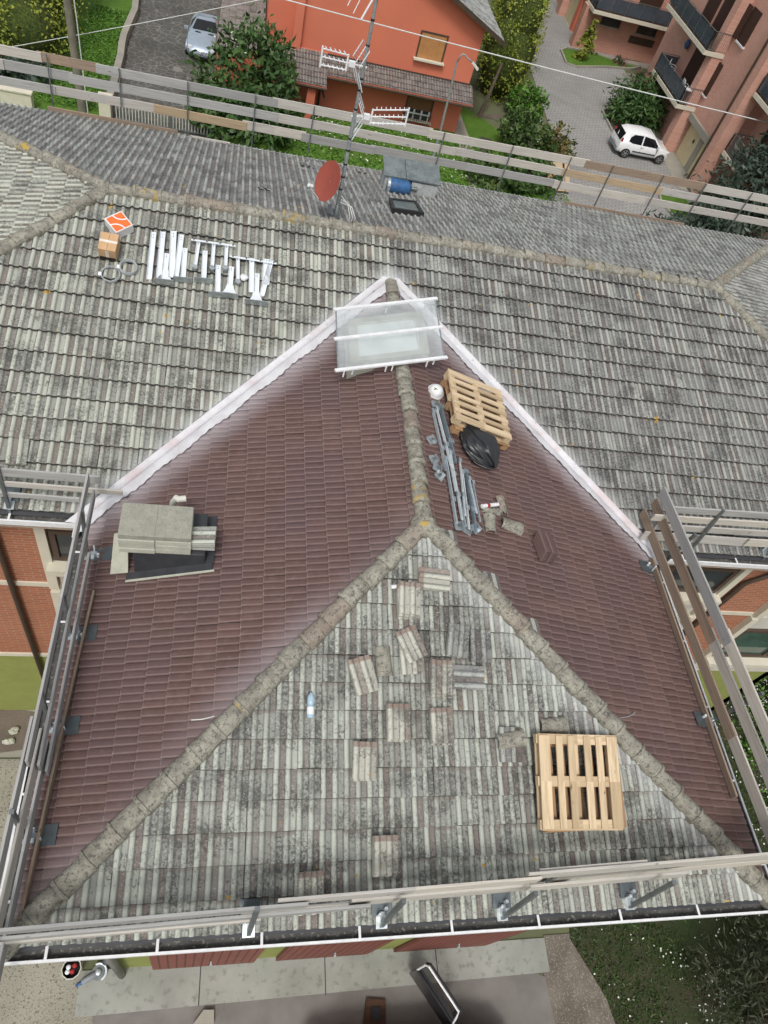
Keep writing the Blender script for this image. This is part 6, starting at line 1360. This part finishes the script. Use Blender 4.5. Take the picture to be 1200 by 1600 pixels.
for i in range(len(kp)-1):
    a=g(*kp[i]);b_=g(*kp[i+1]); q.beam((a[0],a[1],G+.2),(b_[0],b_[1],G+.2),.32,.42)
lw=solo('low_wall',q,M['pathconc'],'low pale stone wall between left lawn and stone driveway','wall',loc=(*g(190,90),G))
q=MB(); a=g(166,184); q.box((a[0],a[1],G+.45),(.5,.5,.9)); q.box((a[0],a[1],G+.94),(.62,.62,.08)); solo('gate_pillar',q,M['cream'],'white capped pillar at the end of the low stone wall','pillar',loc=(a[0],a[1],G))
q=MB(); a=g(28,166); q.box((a[0],a[1],G+.35),(1.3,.4,.7)); q.box((a[0],a[1],G+.73),(1.42,.5,.06)); solo('white_plinth',q,M['cream'],'white low masonry block by the back eave at far left','wall',loc=(a[0],a[1],G))
gt_=empty('driveway_gate',(-7,34.0,G),'pale metal bar gate closing the stone driveway','gate')
for x0 in (-8.45,-5.95):
    q=MB(); q.box((x0+1.2,34.05,G+.14),(2.4,.05,.06)); q.box((x0+1.2,34.05,G+1.0),(2.4,.05,.06)); part('gate_frame',q,M['steel'],gt_)
    for k in range(17):
        q=MB(); q.tube([(x0+.08+k*.14,34.05,G+.1),(x0+.08+k*.14,34.05,G+1.05)],.022,6); part('gate_bar',q,M['offwhite'],gt_)
q=MB(); q.box((-5.98,34.05,G+.55),(.12,.12,1.1)); part('gate_post',q,M['steel'],gt_)
# stacked formwork boards at the edge of the driveway
for k,(dx,ang_,mt,lab) in enumerate(((-.35,8,'pine_old','leftmost narrow board of the orange-brown stack beyond the back rail'),(.15,14,'plank_warm','large orange-brown panel leaning beyond the back rail'),(.62,10,'plank_warm','right narrow panel of the stack beyond the back rail'))):
    b=gp(862,292); q=MB(); q.M=Matrix.Translation((b[0]+dx,b[1],G+.05*k+.55))@Matrix.Rotation(R(ang_),4,'Z')@Matrix.Rotation(R(38),4,'X'); q.box((0,0,0),(.28 if k!=1 else .6,1.5,.04)); o=solo('formwork_panel',q,M[mt],lab,'wooden panel','formwork panels beyond the back rail')
q=MB(); blob(q,(0,0,.12),(.34,.24,.16),9,.35,24,12,7); o=solo('white_sack',q,M['white'],'crumpled white plastic sack on the driveway behind the back boards','sack',loc=(0,0,0),smooth=True); o.location=Vector(gp(846,264))
# ------------------------------------------------------------------ things on the ground below the front gutter
def gz(px,py,z): p=uz(px,py,z); return Vector((p.x,p.y,0))
b=gz(112,1514,G+.25); bk=empty('bucket',(b.x,b.y,G),'black builder bucket full of rags and bottles under the front gutter','bucket')
q=MB(); q.M=Matrix.Translation((b.x,b.y,G+.012)); q.lathe([(.13,.0),(.17,.28),(.185,.29),(.165,.285),(.125,.02)],22,True); part('pail',q,M['black'],bk,smooth='auto')
q=MB(); q.M=Matrix.Translation((b.x,b.y,G+.3)); q.tube([(.18*math.cos(a/10*math.pi*2),.18*math.sin(a/10*math.pi*2),0) for a in range(11)],.012,5); part('rim',q,M['offwhite'],bk)
for k,(dx,dy,mt) in enumerate(((-.06,.03,'white'),(.05,.05,'red'),(.02,-.05,'red'),(-.07,-.05,'white'))): q=MB(); q.M=Matrix.Translation((b.x+dx,b.y+dy,G+.24)); q.lathe([(.04,0),(.045,.04),(.02,.06)],10); solo('paint_pot',q,M[mt],('%s %s small pot in the black bucket'%(['upper left','upper right','lower right','lower left'][k],mt)),'pot','small pots inside the bucket',loc=(b.x+dx,b.y+dy,G+.24))
a=gz(118,1541,G+.1);c=gz(152,1520,G+.1); q=MB(); Mx=Matrix.Translation((a.x,a.y,G+.07))@Matrix.Rotation(math.atan2(c.y-a.y,c.x-a.x),4,'Z'); ll=(c-a).length
gd=empty('disc_cutter',(a.x,a.y,G+.012),'blue-grey hand-held disc cutter lying on the concrete apron','power tool')
q=MB(); q.M=Mx; q.tube([(0,0,0),(ll*.3,0,0)],[.025,.035],10); part('handle',q,M['blue'],gd,smooth='auto'); q=MB(); q.M=Mx; q.tube([(ll*.3,0,.0),(ll*.36,0,.01),(ll*.85,0,.01),(ll*.95,0,0)],[.04,.055,.06,.05],12); part('motor_body',q,M['grey'],gd,smooth='auto')
q=MB(); q.M=Mx@Matrix.Translation((ll*1.05,0,-.02)); q.lathe([(.135,0),(.14,.006),(.135,.012)],28); part('disc',q,M['steel'],gd); q=MB(); q.M=Mx@Matrix.Translation((ll*1.05,0,.0)); q.lathe([(.06,0),(.055,.05),(.03,.06)],16); part('gear_head',q,M['galv'],gd,smooth='auto')
q=MB(); q.M=Mx@Matrix.Translation((ll*1.05,0,.0)); q.tube([(.15*math.cos(R(k*15-90)),.15*math.sin(R(k*15-90)),.01) for k in range(13)],.02,6); part('guard',q,M['galvflat'],gd)
q=MB(); blob(q,(0,0,.06),(.2,.12,.08),12,.3,20,10,6); o=solo('dark_sack',q,M['bag'],'dark flat sack by the garage corner under the gutter','sack',loc=(0,0,0),smooth=True); p=gz(176,1502,G+.05); o.location=(p.x,p.y,G+.012)
p=[gz(*k,G+.05) for k in ((568,1600),(602,1600),(602,1562),(572,1560))]
q=MB(); q.prism([(k.x,k.y) for k in p],G+.02,G+.10); o=solo('wooden_cover',q,M['oldwood'],'dark reddish wooden cover lying on the yard left of the car door','wooden cover'); q=MB(); c=sum(p,Vector())/4; q.prism([(c.x-.1,c.y-.16),(c.x+.1,c.y-.16),(c.x+.1,c.y+.08),(c.x-.1,c.y+.08)],G+.102,G+.13); part('dark_patch',q,M['black'],o)
q=MB(); p=[gz(*k,G+.05) for k in ((302,1600),(334,1600),(334,1578),(318,1578))]; q.prism([(k.x,k.y) for k in p],G+.02,G+.14); o=solo('concrete_kerbstone',q,M['pathconc'],'short pale kerbstone at the bottom edge of the yard','kerbstone')
q=MB(); p=[gz(*k,-8.8) for k in ((-30,1180),(82,1165),(92,1120),(-20,1098))]; q.prism([(k.x,k.y) for k in p],-8.86,-8.80); solo('brown_tarpaulin',q,M['soil'],'flat brown tarpaulin spread on the left terrace','tarpaulin')
for k,(px,py) in enumerate(((22,1142),(14,1158))):
    q=MB(); blob(q,(0,0,.05),(.12,.09,.07),20+k,.3,14,8,5); o=solo('stone',q,M['paleconc'],('larger upper' if k==0 else 'smaller lower')+' stone weighing down the brown tarpaulin','stone','stones on the tarpaulin',loc=(0,0,0)); pp=gz(px,py,-8.75); o.location=(pp.x,pp.y,-8.80)
q=MB(); q.box((-1.1,OH-.12,-8.95),(.3,.1,.06));
